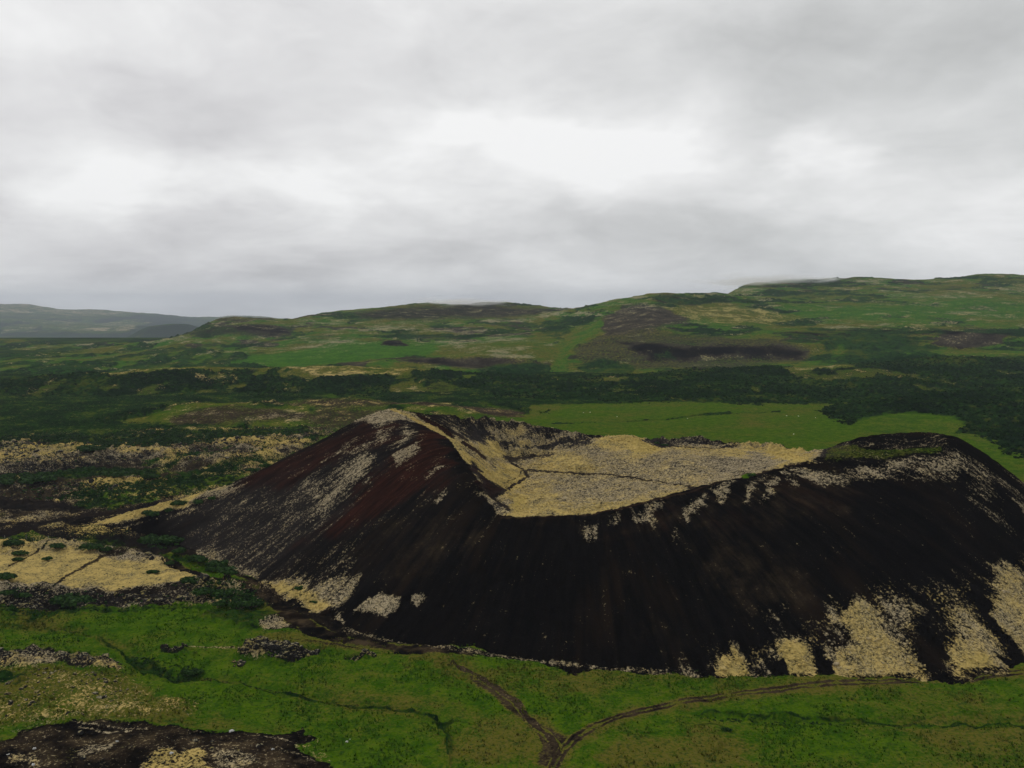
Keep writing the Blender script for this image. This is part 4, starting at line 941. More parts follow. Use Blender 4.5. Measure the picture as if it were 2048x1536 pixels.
    p.poly([(1340, 612), (1440, 603), (1560, 618), (1620, 635), (1560, 648), (1440, 652), (1380, 642)], 5, 9, moss=0.46, yel=0.9, grass=0.9, dry=0.9, soil=0.9, shrub=0.0)
    p.poly([(1380, 650), (1500, 655), (1600, 660), (1560, 672), (1450, 668)], 5, 6, grass=1, dry=0.5, shrub=0.3)
    p.poly([(1560, 600), (2400, 600), (2400, 650), (1800, 650), (1620, 640)], 10, 10, grass=1.0, dry=0.38, shrub=0.15, moss=0.10, yel=0.4)
    for q, v in (([(1830, 605), (1880, 598), (1890, 608), (1820, 614)], .4), ([(1800, 650), (1900, 645), (1900, 654), (1810, 658)], .4), ([(1560, 604), (1600, 605), (1590, 608)], .5),
                 ([(1640, 618), (1680, 620), (1690, 626)], .4), ([(1900, 628), (2048, 632), (2048, 640), (1920, 638)], .42), ([(1700, 606), (1780, 603), (1770, 609)], .3)):
        p.poly(q, 4, 7, moss=v, yel=0.5)
    # dark scarp on the right
    p.poly([(1540, 668), (1760, 662), (2048, 665), (2400, 660), (2400, 680), (2048, 676), (1900, 672), (1700, 674)], 3, 6, soil=0.2, grass=0.1, shrub=0.6, moss=0.0)
    p.poly([(1640, 675), (1800, 675), (1880, 690), (2048, 695), (2400, 690), (2400, 730), (1700, 735), (1640, 720)], 6, 10, shrub=0.8, grass=0.8, soil=0.4, moss=0.0)
    p.poly([(1900, 672), (1960, 668), (2010, 675), (2000, 690), (1930, 700), (1880, 690)], 5, 7, soil=0.9, grass=0.1, shrub=0.1, moss=0.12)
    p.poly([(1790, 686), (1830, 688), (1830, 700), (1800, 702)], 5, 7, soil=0.7, grass=0.2, moss=0.15)
    p.poly([(1700, 690), (1740, 700), (1740, 715), (1690, 715)], 7, 9, soil=0.6, grass=0.5, shrub=0.6)
    p.poly([(1655, 718), (1682, 688), (1695, 715), (1680, 724)], 5, 6, grass=1.0, dry=0.3, shrub=0.25)
    p.poly([(1820, 712), (2000, 705), (2400, 700), (2400, 712), (1900, 716)], 4, 6, grass=1, dry=0.5, shrub=0.3, moss=0.1)
    p.line([(1118, 765), (1114, 740), (1120, 712), (1134, 694), (1156, 676), (1180, 662), (1200, 648)], 7, 4, 2, grass=1.6, dry=0.40, shrub=-1.5, moss=-0.3, soil=1)
    p.line([(1080, 716), (1108, 704), (1135, 684)], 8, 5, 3, grass=1.5, dry=0.6, shrub=-1.2, moss=-0.2, soil=1)
    p.a['moss'] += (smooth(band2, 0.25, 0.7) * 0.25) * smooth(0.6 - p.a['shrub'], 0, 0.3)
    p.a['shrub'] += (smooth(band2, 0.25, 0.6) * 0.3 - smooth(band, 0.25, 0.6) * 0.25) * smooth(p.a['grass'], 0.3, 0.8)
    Zn = Zn + band * 2.5 * smooth(Z0, 10, 60) + (fbm(X, Y, 420, 4, 2301) * 13 + 3) * smooth(-X, 350, 900) * smooth(Y, 1600, 2100)
    can = np.clip(fbm(X, Y, 11, 3, 905) + 0.35, 0, 1.2) * 3.5
    return Z0 + Zn * smooth(Y, 1180, 1400) + can * smooth(p.a['shrub'], 0.4, 0.8)

SLOPE = [
    [(-600, 770, 1150), (0, 768, 1150), (600, 752, 1160), (1130, 770, 1170), (1400, 760, 1180), (2048, 740, 1180), (2600, 735, 1180)],
    [(-600, 760, 1260), (0, 752, 1270), (420, 742, 1320), (620, 738, 1320), (780, 732, 1300), (1000, 745, 1290), (1120, 762, 1260), (1300, 748, 1290), (1500, 740, 1300), (1640, 728, 1310), (1850, 718, 1320), (2048, 708, 1330), (2600, 705, 1330)],
    # foot of the scarps
    [(-600, 735, 1450), (0, 735, 1480), (420, 730, 1420), (700, 726, 1400), (780, 728, 1370), (900, 731, 1370), (1000, 738, 1370), (1110, 748, 1340), (1180, 738, 1370), (1300, 726, 1400), (1500, 722, 1410), (1640, 715, 1420), (1850, 702, 1430), (2048, 696, 1440), (2600, 695, 1440)],
    # top of the scarps
    [(-600, 722, 1650), (0, 720, 1680), (420, 716, 1600), (700, 714, 1480), (780, 720, 1400), (900, 716, 1405), (1000, 716, 1410), (1080, 722, 1400), (1120, 728, 1400), (1160, 700, 1470), (1240, 690, 1450), (1400, 690, 1448), (1600, 692, 1450), (1700, 680, 1500), (1850, 668, 1500), (1950, 666, 1490), (2048, 668, 1500), (2600, 665, 1500)],
    [(-600, 705, 2000), (0, 704, 2000), (420, 700, 1850), (760, 694, 1700), (860, 692, 1700), (1060, 690, 1650), (1120, 690, 1650), (1190, 664, 1700), (1300, 662, 1640), (1480, 664, 1640), (1640, 668, 1620), (1850, 660, 1640), (2048, 661, 1640), (2600, 660, 1640)],
    [(-600, 690, 2500), (0, 689, 2500), (380, 684, 2150), (500, 680, 2050), (760, 672, 2050), (1000, 668, 2000), (1110, 655, 2000), (1200, 640, 1900), (1300, 628, 1880), (1440, 640, 1880), (1640, 645, 1880), (1850, 640, 1900), (2048, 638, 1900), (2600, 630, 1900)],
    [(-600, 690, 2750), (0, 687, 2750), (300, 683, 2500), (380, 664, 2320), (410, 645, 2340), (440, 634, 2360), (530, 635, 2380), (575, 640, 2400), (620, 632, 2420), (700, 628, 2440), (760, 632, 2400), (900, 640, 2400), (1060, 640, 2350), (1110, 634, 2250), (1190, 612, 2150), (1260, 603, 2120), (1340, 592, 2100), (1440, 597, 2150), (1600, 610, 2150), (1850, 605, 2150), (2048, 600, 2150), (2600, 590, 2150)],
    [(-600, 700, 2900), (0, 697, 2900), (300, 690, 2650), (380, 662, 2480), (415, 640, 2460), (440, 631, 2450), (480, 630, 2450), (530, 632, 2460), (572, 638, 2480), (600, 631, 2520), (680, 625, 2600), (740, 620, 2650), (820, 612, 2700), (950, 625, 2750), (1060, 625, 2700), (1110, 626, 2450), (1190, 610, 2250), (1250, 600, 2220), (1290, 589, 2220), (1340, 586, 2230), (1440, 588, 2240), (1600, 602, 2300), (1850, 598, 2300), (2048, 592, 2300), (2600, 580, 2300)],
    [(-600, 720, 3300), (0, 720, 3300), (300, 700, 3000), (440, 650, 2700), (560, 650, 2750), (640, 627, 2800), (700, 621, 2850), (740, 617, 2880), (800, 610, 2900), (850, 606, 2920), (920, 608, 2950), (960, 604, 3050), (1010, 602, 3080), (1060, 607, 3080), (1110, 617, 3000), (1190, 622, 2600), (1300, 610, 2500), (1440, 600, 2500), (1600, 590, 2550), (1850, 585, 2550), (2048, 580, 2550), (2600, 570, 2550)],
    [(-600, 740, 3700), (0, 740, 3700), (440, 690, 3300), (800, 640, 3300), (1000, 630, 3500), (1110, 645, 3500), (1300, 650, 3400), (1440, 598, 2700), (1490, 570, 2800), (1600, 557, 2850), (1700, 554, 2900), (1780, 558, 2900), (1850, 560, 2900), (1910, 554, 2850), (1970, 547, 2800), (2010, 549, 2820), (2048, 552, 2850), (2600, 540, 2850)],
    [(-600, 760, 4300), (440, 720, 4300), (1110, 690, 4300), (1440, 620, 3500), (1600, 580, 3400), (2048, 575, 3400), (2600, 570, 3400)],
]
relief_sheet('hillside', SLOPE, 1150, 4200, 900, 1300, 0.84, [(4.5, 210, 5), (1.2, 45, 3)], paint_slope, 'hillside_cover', 5.0,
             dict(shrub=0.28, grass=0.9, dry=0.42, soil=0.95),
             C=dict(grass=(0.024, 0.085, 0.006), grass2=(0.050, 0.118, 0.010), soil=(0.056, 0.047, 0.032), soil2=(0.022, 0.019, 0.014), pale=(0.29, 0.265, 0.18), pale2=(0.17, 0.155, 0.10), yel=(0.29, 0.25, 0.085), yel2=(0.17, 0.16, 0.045), shrub=(0.006, 0.022, 0.0055), shrub2=(0.018, 0.050, 0.009)), seed=2000)

# --- far plateau on the left, its top in the cloud
def paint_far(p, X, Y, Z0, Zn, hm):
    top = smooth(hm, 0.1, 0.6)
    p.a['moss'] += top * 0.5
    p.a['shrub'] += np.where(hm < -0.05, 0.5, 0) - top * 0.5
    p.poly([(-600, 670), (0, 665), (260, 672), (280, 655), (400, 645), (420, 665), (300, 690), (-600, 690)], 4, 6, shrub=1.0, grass=0.4, moss=0.0)
    for q in ([(40, 645), (160, 640), (240, 645), (120, 652)], [(100, 656), (180, 655), (160, 662)], [(0, 655), (60, 652), (90, 662), (10, 664)], [(170, 640), (300, 642), (280, 650), (200, 648)]):
        p.poly(q, 4, 6, moss=0.5, shrub=0.0)
    return Z0 + Zn * smooth(Y, 3000 * FARK, 3600 * FARK)
FAR = [
    [(-900, 705, 2900), (0, 700, 2900), (300, 690, 2900), (450, 700, 2900), (800, 720, 2900), (2600, 740, 2900)],
    [(-900, 690, 3200), (0, 684, 3200), (250, 678, 3150), (275, 662, 3150), (295, 652, 3150), (340, 647, 3150), (380, 647, 3150), (420, 665, 3200), (600, 700, 3200), (2600, 740, 3200)],
    [(-900, 690, 3500), (0, 684, 3500), (250, 678, 3500), (420, 680, 3500), (600, 700, 3500), (2600, 740, 3500)],
    [(-900, 655, 4300), (0, 658, 4300), (100, 656, 4300), (250, 662, 4300), (420, 665, 4300), (700, 680, 4300), (2600, 720, 4300)],
    [(-900, 625, 5400), (0, 630, 5400), (60, 634, 5400), (150, 638, 5400), (250, 640, 5400), (420, 648, 5400), (600, 655, 5500), (2600, 700, 5400)],
    [(-900, 600, 6400), (0, 612, 6400), (70, 615, 6400), (120, 622, 6400), (200, 624, 6400), (300, 629, 6400), (420, 633, 6400), (600, 638, 6400), (2600, 680, 6400)],
    [(-900, 640, 7600), (2600, 700, 7600)],
]
FAR = [[(px, py, D * FARK) for px, py, D in L] for L in FAR]
relief_sheet('far_plateau', FAR, 2900 * FARK, 7600 * FARK, 340, 900, 0.84, [(42.0, 1500, 5), (14.0, 420, 4)], paint_far, 'plateau_cover', 30.0,
             dict(shrub=0.5, grass=0.6, dry=0.3, soil=0.6, yel=0.1), seed=3000)
# the valley land under everything, out to the horizon
def build_base():
    u = np.linspace(-1.1, 1.1, 60); D = np.exp(np.linspace(math.log(40), math.log(30000), 60))
    U, Y = np.meshgrid(u, D); X = U * Y
    p = Paint(X, Y, X, Y, grass=0.8, shrub=0.6, dry=0.3)
    ob = grid_mesh('valley_floor', X, Y, -6.0 - np.maximum(0, Y - 3300) * 0.052, p.a, terrain_mat('valley_cover', 6.0))
    set_tags(ob, kind='structure')
build_base()

# ------------------------------------------------------------------ haze
def build_haze():
    m = bpy.data.materials.new('haze_air'); m.use_nodes = True
    t = m.node_tree; t.nodes.clear()
    o = t.nodes.new('ShaderNodeOutputMaterial'); v = t.nodes.new('ShaderNodeVolumePrincipled')
    v.inputs['Color'].default_value = (0.70, 0.77, 0.90, 1)
    v.inputs['Density'].default_value = 0.000037
    v.inputs['Anisotropy'].default_value = 0.0
    t.links.new(v.outputs[0], o.inputs['Volume'])
    x, y0, y1, z0, z1 = 34000, -400, 31000, -1500, 640
    vs = [(sx * x, yy, zz) for zz in (z0, z1) for yy in (y0, y1) for sx in (-1, 1)]
    fs = [(0, 2, 3, 1), (4, 5, 7, 6), (0, 1, 5, 4), (2, 6, 7, 3), (0, 4, 6, 2), (1, 3, 7, 5)]
    ob = tri_mesh('haze', vs, fs, m)
    set_tags(ob, kind='stuff')
if HAZE: build_haze()

# ------------------------------------------------------------------ cloud base touching the hilltops
def mist(px, py, D, rx, ry, rz, dens_):
    """a soft ragged rag of low cloud: density falls to nothing at its edge and is broken by noise"""
    m = bpy.data.materials.new('mist'); m.use_nodes = True
    t = NT(m.node_tree); t.n.clear()
    o = t.n.new('ShaderNodeOutputMaterial'); v = t.n.new('ShaderNodeVolumeScatter')
    v.inputs['Color'].default_value = (1.0, 1.0, 1.0, 1)
    g = t.n.new('ShaderNodeTexCoord').outputs['Object']
    ln = t.n.new('ShaderNodeVectorMath'); ln.operation = 'LENGTH'; t.l.new(g, ln.inputs[0])
    n = t.noise(g, 2.2, 4, 0.6, 0.3)
    d = t.sub(t.sub(1.0, ln.outputs['Value']), t.mul(t.sub(0.62, n), 2.2))
    t.l.new(t.mul(t.ramp01(d, 0.0, 0.6), dens_), v.inputs['Density'])
    t.l.new(v.outputs[0], o.inputs['Volume'])
    th = np.linspace(0, math.pi, 13); ph = np.linspace(0, 2 * math.pi, 25)[:-1]
    V = [(math.sin(a) * math.cos(b), math.sin(a) * math.sin(b), math.cos(a)) for a in th[1:-1] for b in ph]
    V = [(0, 0, 1)] + V + [(0, 0, -1)]; n = 24
    Fm = [(0, 1 + j, 1 + (j + 1) % n) for j in range(n)]
    for i in range(10): Fm += [(1 + i * n + j, 1 + (i + 1) * n + j, 1 + (i + 1) * n + (j + 1) % n, 1 + i * n + (j + 1) % n) for j in range(n)]
    Fm += [(len(V) - 1, 1 + 10 * n + (j + 1) % n, 1 + 10 * n + j) for j in range(n)]
    ob = tri_mesh('mist', V, Fm, m); ob.location = atD(px, py, D); ob.scale = (rx, ry, rz)
    return set_tags(ob, kind='stuff')
if MIST:
    mist(1530, 562, 2780, 300, 160, 34, 0.016)
    mist(905, 606, 2950, 240, 200, 26, 0.016)
# ------------------------------------------------------------------ tracks laid on the plain
MAT_PLAIN = bpy.data.materials['meadow_and_lava']
rng = np.random.default_rng(7)

def resample(pts, step):
    pts = np.array(pts, float)
    # Catmull-Rom through the points, then even spacing
    P_ = np.vstack([2 * pts[0] - pts[1], pts, 2 * pts[-1] - pts[-2]])
    out = []
    for i in range(1, len(P_) - 2):
        t = np.linspace(0, 1, 40, endpoint=False)[:, None]
        a, b, c, d = P_[i - 1], P_[i], P_[i + 1], P_[i + 2]
        out.append(0.5 * ((2 * b) + (c - a) * t + (2 * a - 5 * b + 4 * c - d) * t ** 2 + (3 * b - a - 3 * c + d) * t ** 3))
    out = np.vstack(out + [pts[-1:]])
    L = np.r_[0, np.cumsum(np.linalg.norm(np.diff(out, axis=0), axis=1))]
    s = np.arange(0, L[-1], step)
    return np.stack([np.interp(s, L, out[:, 0]), np.interp(s, L, out[:, 1])], 1)

def ribbon(name, pxpts, width, prof, step=0.5, nc=13, wj=0.25, lift=0.05):
    c = resample([atZ(px, py)[:2] for px, py in pxpts], step)
    tn = np.gradient(c, axis=0); tn /= np.linalg.norm(tn, axis=1)[:, None]
    nr = np.stack([-tn[:, 1], tn[:, 0]], 1)
    s = np.arange(len(c)) * step
    wl_ = width * (1 + wj * fbm(s, s * 0, 6, 4, 501)); wr_ = width * (1 + wj * fbm(s, s * 0 + 50, 6, 4, 503))
    mid = fbm(s, s * 0 + 9, 14, 3, 507) * width * 0.15
    T = np.linspace(-1, 1, nc)[None, :]
    off = np.where(T < 0, T * wl_[:, None], T * wr_[:, None]) + mid[:, None]
    X = c[:, :1] + nr[:, :1] * off; Y = c[:, 1:] + nr[:, 1:] * off
    tt = np.repeat(T, len(c), 0); ss = np.repeat(s[:, None], nc, 1)
    Z = ground_height(X.reshape(-1), Y.reshape(-1)).reshape(X.shape) + lift - 0.10 * smooth(np.abs(tt), 0.85, 1.0)
    a = {k: np.zeros(X.shape, np.float32) for k in ATTRS}
    prof(a, tt, ss, X, Y)
    o = grid_mesh(name, X, Y, Z, a, MAT_PLAIN)
    set_tags(o, kind='structure')
    return o

def rut_prof(a, t, s, X, Y):
    ruts = np.maximum(1 - np.abs(np.abs(t) - 0.42) / 0.22, 0)
    n = fbm(X, Y, 3.0, 3, 521)
    a['soil'][:] = 0.62 + 0.4 * (1 - smooth(ruts, 0, 0.6)) + n * 0.25
    a['grass'][:] = np.clip(0.22 + 0.6 * (1 - smooth(np.abs(t), 0.08, 0.25)) + 1.0 * smooth(np.abs(t), 0.62, 0.95) + n * 0.5 - ruts * 0.3, 0, 1)
    a['dry'][:] = 0.95
def worn_prof(a, t, s, X, Y):
    n = fbm(X, Y, 4.0, 4, 531, 0.6)
    a['soil'][:] = 0.95 + n * 0.4
    a['grass'][:] = np.clip(smooth(np.abs(t) + n * 0.4, 0.45, 0.95) + 0.15, 0, 1)
    a['dry'][:] = 1.0
    a['moss'][:] = 0.10; a['yel'][:] = 0.3
def dark_prof(a, t, s, X, Y):
    n = fbm(X, Y, 4.0, 4, 541, 0.6)
    a['soil'][:] = 0.42 + n * 0.3
    a['grass'][:] = np.clip(smooth(np.abs(t) + n * 0.5, 0.6, 1.0) * 0.6, 0, 1)
    a['dry'][:] = 0.8
ribbon('dirt_track', [(1085, 1580), (1120, 1520), (1145, 1493), (1190, 1461), (1260, 1430), (1350, 1406), (1450, 1391), (1560, 1377), (1640, 1371), (1760, 1368), (1900, 1363), (2048, 1351), (2250, 1330)], 1.9, rut_prof)
ribbon('worn_track', [(900, 1336), (935, 1350), (975, 1370), (1010, 1392), (1035, 1412), (1052, 1435), (1075, 1458), (1098, 1478), (1112, 1500), (1112, 1540)], 1.5, worn_prof)
ribbon('cinder_track', [(330, 1122), (390, 1152), (440, 1165), (490, 1180), (540, 1205), (575, 1232), (620, 1262), (690, 1280), (780, 1296), (860, 1306)], 3.4, dark_prof)

# ------------------------------------------------------------------ rubble, shrubs, rocks: mesh builders
def ico():
    ph = (1 + 5 ** 0.5) / 2
    v = np.array([(-1, ph, 0), (1, ph, 0), (-1, -ph, 0), (1, -ph, 0), (0, -1, ph), (0, 1, ph), (0, -1, -ph), (0, 1, -ph), (ph, 0, -1), (ph, 0, 1), (-ph, 0, -1), (-ph, 0, 1)], float)
    v /= np.linalg.norm(v[0])
    f = np.array([(0, 11, 5), (0, 5, 1), (0, 1, 7), (0, 7, 10), (0, 10, 11), (1, 5, 9), (5, 11, 4), (11, 10, 2), (10, 7, 6), (7, 1, 8), (3, 9, 4), (3, 4, 2), (3, 2, 6), (3, 6, 8), (3, 8, 9), (4, 9, 5), (2, 4, 11), (6, 2, 10), (8, 6, 7), (9, 8, 1)])
    return v, f
IV, IF = ico()

def soup(name, V, Fc, mat, parent=None, smooth_=False):
    me = bpy.data.meshes.new(name)
    me.vertices.add(len(V)); me.vertices.foreach_set('co', np.ascontiguousarray(V, np.float32).reshape(-1))
    k = Fc.shape[1]
    me.loops.add(Fc.size); me.loops.foreach_set('vertex_index', Fc.reshape(-1).astype(np.int32))
    me.polygons.add(len(Fc)); me.polygons.foreach_set('loop_start', (np.arange(len(Fc)) * k).astype(np.int32))
    me.polygons.foreach_set('loop_total', np.full(len(Fc), k, np.int32)); me.update(calc_edges=True)
    me.polygons.foreach_set('use_smooth', np.full(len(Fc), smooth_, bool))
    me.materials.append(mat)
    o = bpy.data.objects.new(name, me); col.objects.link(o)
    if parent is not None: o.parent = parent
    return o

def rocks(P, S, flat=0.65):
    n = len(P)
    V = IV[None] * (1 + rng.uniform(-0.35, 0.35, (n, 12, 1)))
    V = V * (S[:, None, None] * np.stack([rng.uniform(0.7, 1.3, n), rng.uniform(0.7, 1.3, n), np.full(n, flat) * rng.uniform(0.7, 1.4, n)], 1)[:, None, :])
    a = rng.uniform(0, 6.28, n); ca, sa = np.cos(a)[:, None], np.sin(a)[:, None]
    X = V[..., 0] * ca - V[..., 1] * sa; Y = V[..., 0] * sa + V[..., 1] * ca
    V = np.stack([X, Y, V[..., 2]], -1) + P[:, None, :]
    Fc = IF[None] + (np.arange(n) * 12)[:, None, None]
    return V.reshape(-1, 3), Fc.reshape(-1, 3)

def rock_mat(name, mossy=0.5):
    m = bpy.data.materials.new(name); m.use_nodes = True
    t = NT(m.node_tree); b = m.node_tree.nodes['Principled BSDF']
    b.inputs['Roughness'].default_value = 0.95; b.inputs['Specular IOR Level'].default_value = 0.05
    geo = t.n.new('ShaderNodeNewGeometry'); sp = t.n.new('ShaderNodeSeparateXYZ'); t.l.new(geo.outputs['True Normal'], sp.inputs[0])
    n = t.noise(geo.outputs['Position'], 1.6, 4, 0.65)
    n2 = t.noise(geo.outputs['Position'], 0.25, 3, 0.6)
    f = t.ramp01(t.add(t.mul(sp.outputs[2], 0.45), t.add(n, t.mul(n2, 0.6))), 1.28 - mossy * 0.4, 1.42 - mossy * 0.4)
    dark = t.mix(n, (0.004, 0.004, 0.004), (0.028, 0.026, 0.025))
    mo = t.mix(t.ramp01(n2, 0.4, 0.62), (0.24, 0.215, 0.145), (0.17, 0.14, 0.05))
    t.l.new(t.mix(f, dark, mo), b.inputs['Base Color'])
    return m
M_ROCK = rock_mat('mossy_lava', 0.36)
M_LEAF = bpy.data.materials.new('shrub_leaves'); M_LEAF.use_nodes = True
_t = NT(M_LEAF.node_tree); _b = M_LEAF.node_tree.nodes['Principled BSDF']
_b.inputs['Roughness'].default_value = 0.8; _b.inputs['Specular IOR Level'].default_value = 0.1
_g = _t.n.new('ShaderNodeNewGeometry')
_ri = _t.ramp01(_t.noise(_g.outputs['Position'], 0.9, 3, 0.6), 0.35, 0.65)
_t.l.new(_t.mix(_ri, (0.006, 0.024, 0.004), (0.030, 0.072, 0.010)), _b.inputs['Base Color'])
M_WOOD = plain_mat('shrub_stems', (0.05, 0.035, 0.022), 0.9, (0.09, 0.07, 0.05), 3)

def in_poly(pts, n, px=True):
    pts = np.array(pts, float); lo, hi = pts.min(0), pts.max(0)
    out = []
    while sum(len(o) for o in out) < n:
        q = rng.uniform(lo, hi, (n * 2, 2))
        q = q[sd_poly(q[:, 0], q[:, 1], pts) < 0]
        out.append(q)
        if not len(q): break
    return np.vstack(out)[:n]

# lava rubble strewn over the moss-covered lava: uncountable
lava_zones = [([(-60, 1186), (0, 1186), (130, 1188), (260, 1190), (330, 1182), (420, 1160), (460, 1160), (540, 1192), (555, 1213), (480, 1220), (300, 1210), (200, 1214), (120, 1216), (-60, 1212)], 4200, 0.42),
              ([(-60, 892), (0, 888), (60, 888), (130, 902), (240, 900), (330, 905), (200, 935), (100, 948), (0, 955), (-60, 955)], 4200, 0.6),
              ([(340, 890), (430, 882), (560, 870), (650, 862), (600, 895), (500, 930), (400, 932), (340, 925)], 2000, 0.55),
              ([(-60, 1308), (0, 1310), (50, 1307), (130, 1310), (200, 1322), (245, 1342), (200, 1346), (120, 1335), (0, 1330), (-60, 1330)], 1200, 0.36),
              ([(-60, 980), (0, 977), (110, 967), (250, 962), (330, 957), (260, 978), (200, 993), (120, 1000), (-60, 998)], 600, 0.5),
              ([(0, 1350), (200, 1350), (320, 1400), (300, 1440), (100, 1460), (0, 1480)], 420, 0.32),
              ([(-60, 1096), (120, 1096), (300, 1112), (350, 1138), (150, 1120), (0, 1116)], 300, 0.42),
              ([(10, 1500), (150, 1468), (420, 1480), (560, 1510), (600, 1560), (0, 1560)], 150, 0.24)]
PP, SS = [], []
for poly, n, s in lava_zones:
    q = in_poly(poly, n)
    w_ = np.array([atZ(a, b)[:2] for a, b in q])
    keep_ = fbm(w_[:, 0], w_[:, 1], 13, 3, 611) + rng.uniform(-.5, .5, len(w_)) > -0.05
    w_ = w_[keep_]; PP.append(w_); SS.append(s * rng.lognormal(-0.35, 0.6, len(w_)))
PP = np.vstack(PP); SS = np.hstack(SS)
P3 = np.column_stack([PP, ground_height(PP[:, 0], PP[:, 1]) + SS * 0.15])
V, Fc = rocks(P3, SS)
set_tags(soup('lava_rubble', V, Fc, M_ROCK), kind='stuff')

# outcrops that stand by themselves in the grass
def outcrop(poly, n, s, label, cat='rock outcrop'):
    c = np.mean([atZ(a, b)[:2] for a, b in poly], 0)
    q = in_poly(poly, n); w_ = np.array([atZ(a, b)[:2] for a, b in q])
    S = s * rng.lognormal(-0.1, 0.35, n)
    base = ground_height([c[0]], [c[1]])[0]
    P_ = np.column_stack([w_, ground_height(w_[:, 0], w_[:, 1]) + S * 0.25]) - np.array([c[0], c[1], base])
    V, Fc = rocks(P_, S, 0.8)
    o = soup('lava_outcrop', V, Fc, M_ROCK); o.location = (c[0], c[1], base)
    set_tags(o, label, cat, 'lava outcrops in the grass')
outcrop([(475, 1317), (500, 1299), (560, 1292), (618, 1300), (648, 1296), (636, 1311), (560, 1324)], 420, 0.55, 'long black lava outcrop with grey moss, largest of the rocks in the green meadow')
outcrop([(690, 1310), (745, 1305), (757, 1314), (702, 1319)], 80, 0.42, 'small dark lava outcrop in the grass just below the cinder track')
outcrop([(465, 1326), (490, 1322), (486, 1336), (468, 1335)], 30, 0.38, 'tiny dark rock heap below the left end of the longest outcrop')
outcrop([(325, 1299), (352, 1297), (374, 1300), (372, 1307), (338, 1306)], 60, 0.36, 'low pale lava hump in the grass above the dark gully')

# ------------------------------------------------------------------ shrubs one can pick out
def crown_arrays(n_leaf, wr, hr, lobes, seed, leaf=0.30):
    r = np.random.default_rng(seed)
    L = np.column_stack([r.uniform(-0.62, 0.62, lobes) * wr, r.uniform(-0.5, 0.5, lobes) * wr * 0.8, r.uniform(0.30, 0.62, lobes) * hr])
    R = r.uniform(0.30, 0.52, lobes) * wr
    k = r.integers(0, lobes, n_leaf)
    d = r.normal(size=(n_leaf, 3)); d /= np.linalg.norm(d, axis=1)[:, None]; d[:, 2] = np.abs(d[:, 2]) * 0.9 - 0.15
    C = L[k] + d * (R[k] * r.uniform(0.72, 1.06, n_leaf))[:, None] * np.array([1, 1, 0.75 * hr / wr + 0.25])
    C[:, 2] = np.maximum(C[:, 2], 0.05)
    a = r.normal(size=(n_leaf, 3)); a /= np.linalg.norm(a, axis=1)[:, None]
    b = np.cross(a, d + 0.3 * r.normal(size=(n_leaf, 3))); b /= np.linalg.norm(b, axis=1)[:, None] + 1e-9
    s = leaf * r.uniform(0.6, 1.3, n_leaf)[:, None]
    V = np.stack([C - a * s * 0.6, C + b * s * 0.45, C + a * s * 0.6, C - b * s * 0.45], 1).reshape(-1, 3)
    return V, np.arange(n_leaf * 4).reshape(-1, 4), L

def stems_arrays(L, seed):
    r = np.random.default_rng(seed); Vs, Fs = [], []
    for p in L:
        base = np.array([p[0] * 0.15, p[1] * 0.15, -0.3]); r0, r1 = 0.07, 0.02
        mid = base * 0.45 + p * 0.55 + r.normal(size=3) * 0.08; o = sum(len(v) for v in Vs)
        ring = []
        for c, q in ((base, r0), (mid, (r0 + r1) / 2), (p, r1)):
            ring.append([c + q * np.array([math.cos(t), math.sin(t), 0]) for t in np.linspace(0, 2 * math.pi, 6)[:-1]])
        Vs.append(np.array(ring).reshape(-1, 3))
        for j in (0, 5):
            Fs += [[o + j + i, o + j + (i + 1) % 5, o + j + 5 + (i + 1) % 5, o + j + 5 + i] for i in range(5)]
    return np.vstack(Vs), np.array(Fs)

PROTO = []
for k, (wr, hr, lb, lf) in enumerate([(1.0, 0.95, 7, 0.22), (1.0, 0.7, 9, 0.20), (1.0, 1.15, 6, 0.22), (1.0, 0.8, 11, 0.18)]):
    V, Fc, L = crown_arrays(1100, wr, hr, lb, 60 + k, lf)
    me_c = soup('crown', V, Fc, M_LEAF); V2, F2 = stems_arrays(L, 90 + k); me_s = soup('stems', V2, F2, M_WOOD)
    PROTO.append((me_c.data, me_s.data)); bpy.data.objects.remove(me_c); bpy.data.objects.remove(me_s)

def on_hill(px, py):
    """walk down the sight line to the crater hill or the plain"""
    r = ray(px, py); r = r / r[1]
    D = np.arange(150, 1200, 0.36)
    x, y, z = r[0] * D, D, H + r[2] * D
    near = (x > -215) & (x < 275) & (y > 210) & (y < 555)
    h = ground_height(x, y)
    hc = cone_z0(x[None], y[None])[0]
    h = np.where(near, np.maximum(h, hc), h)
    i = np.argmax(z <= h)
    return x[i], y[i], h[i]

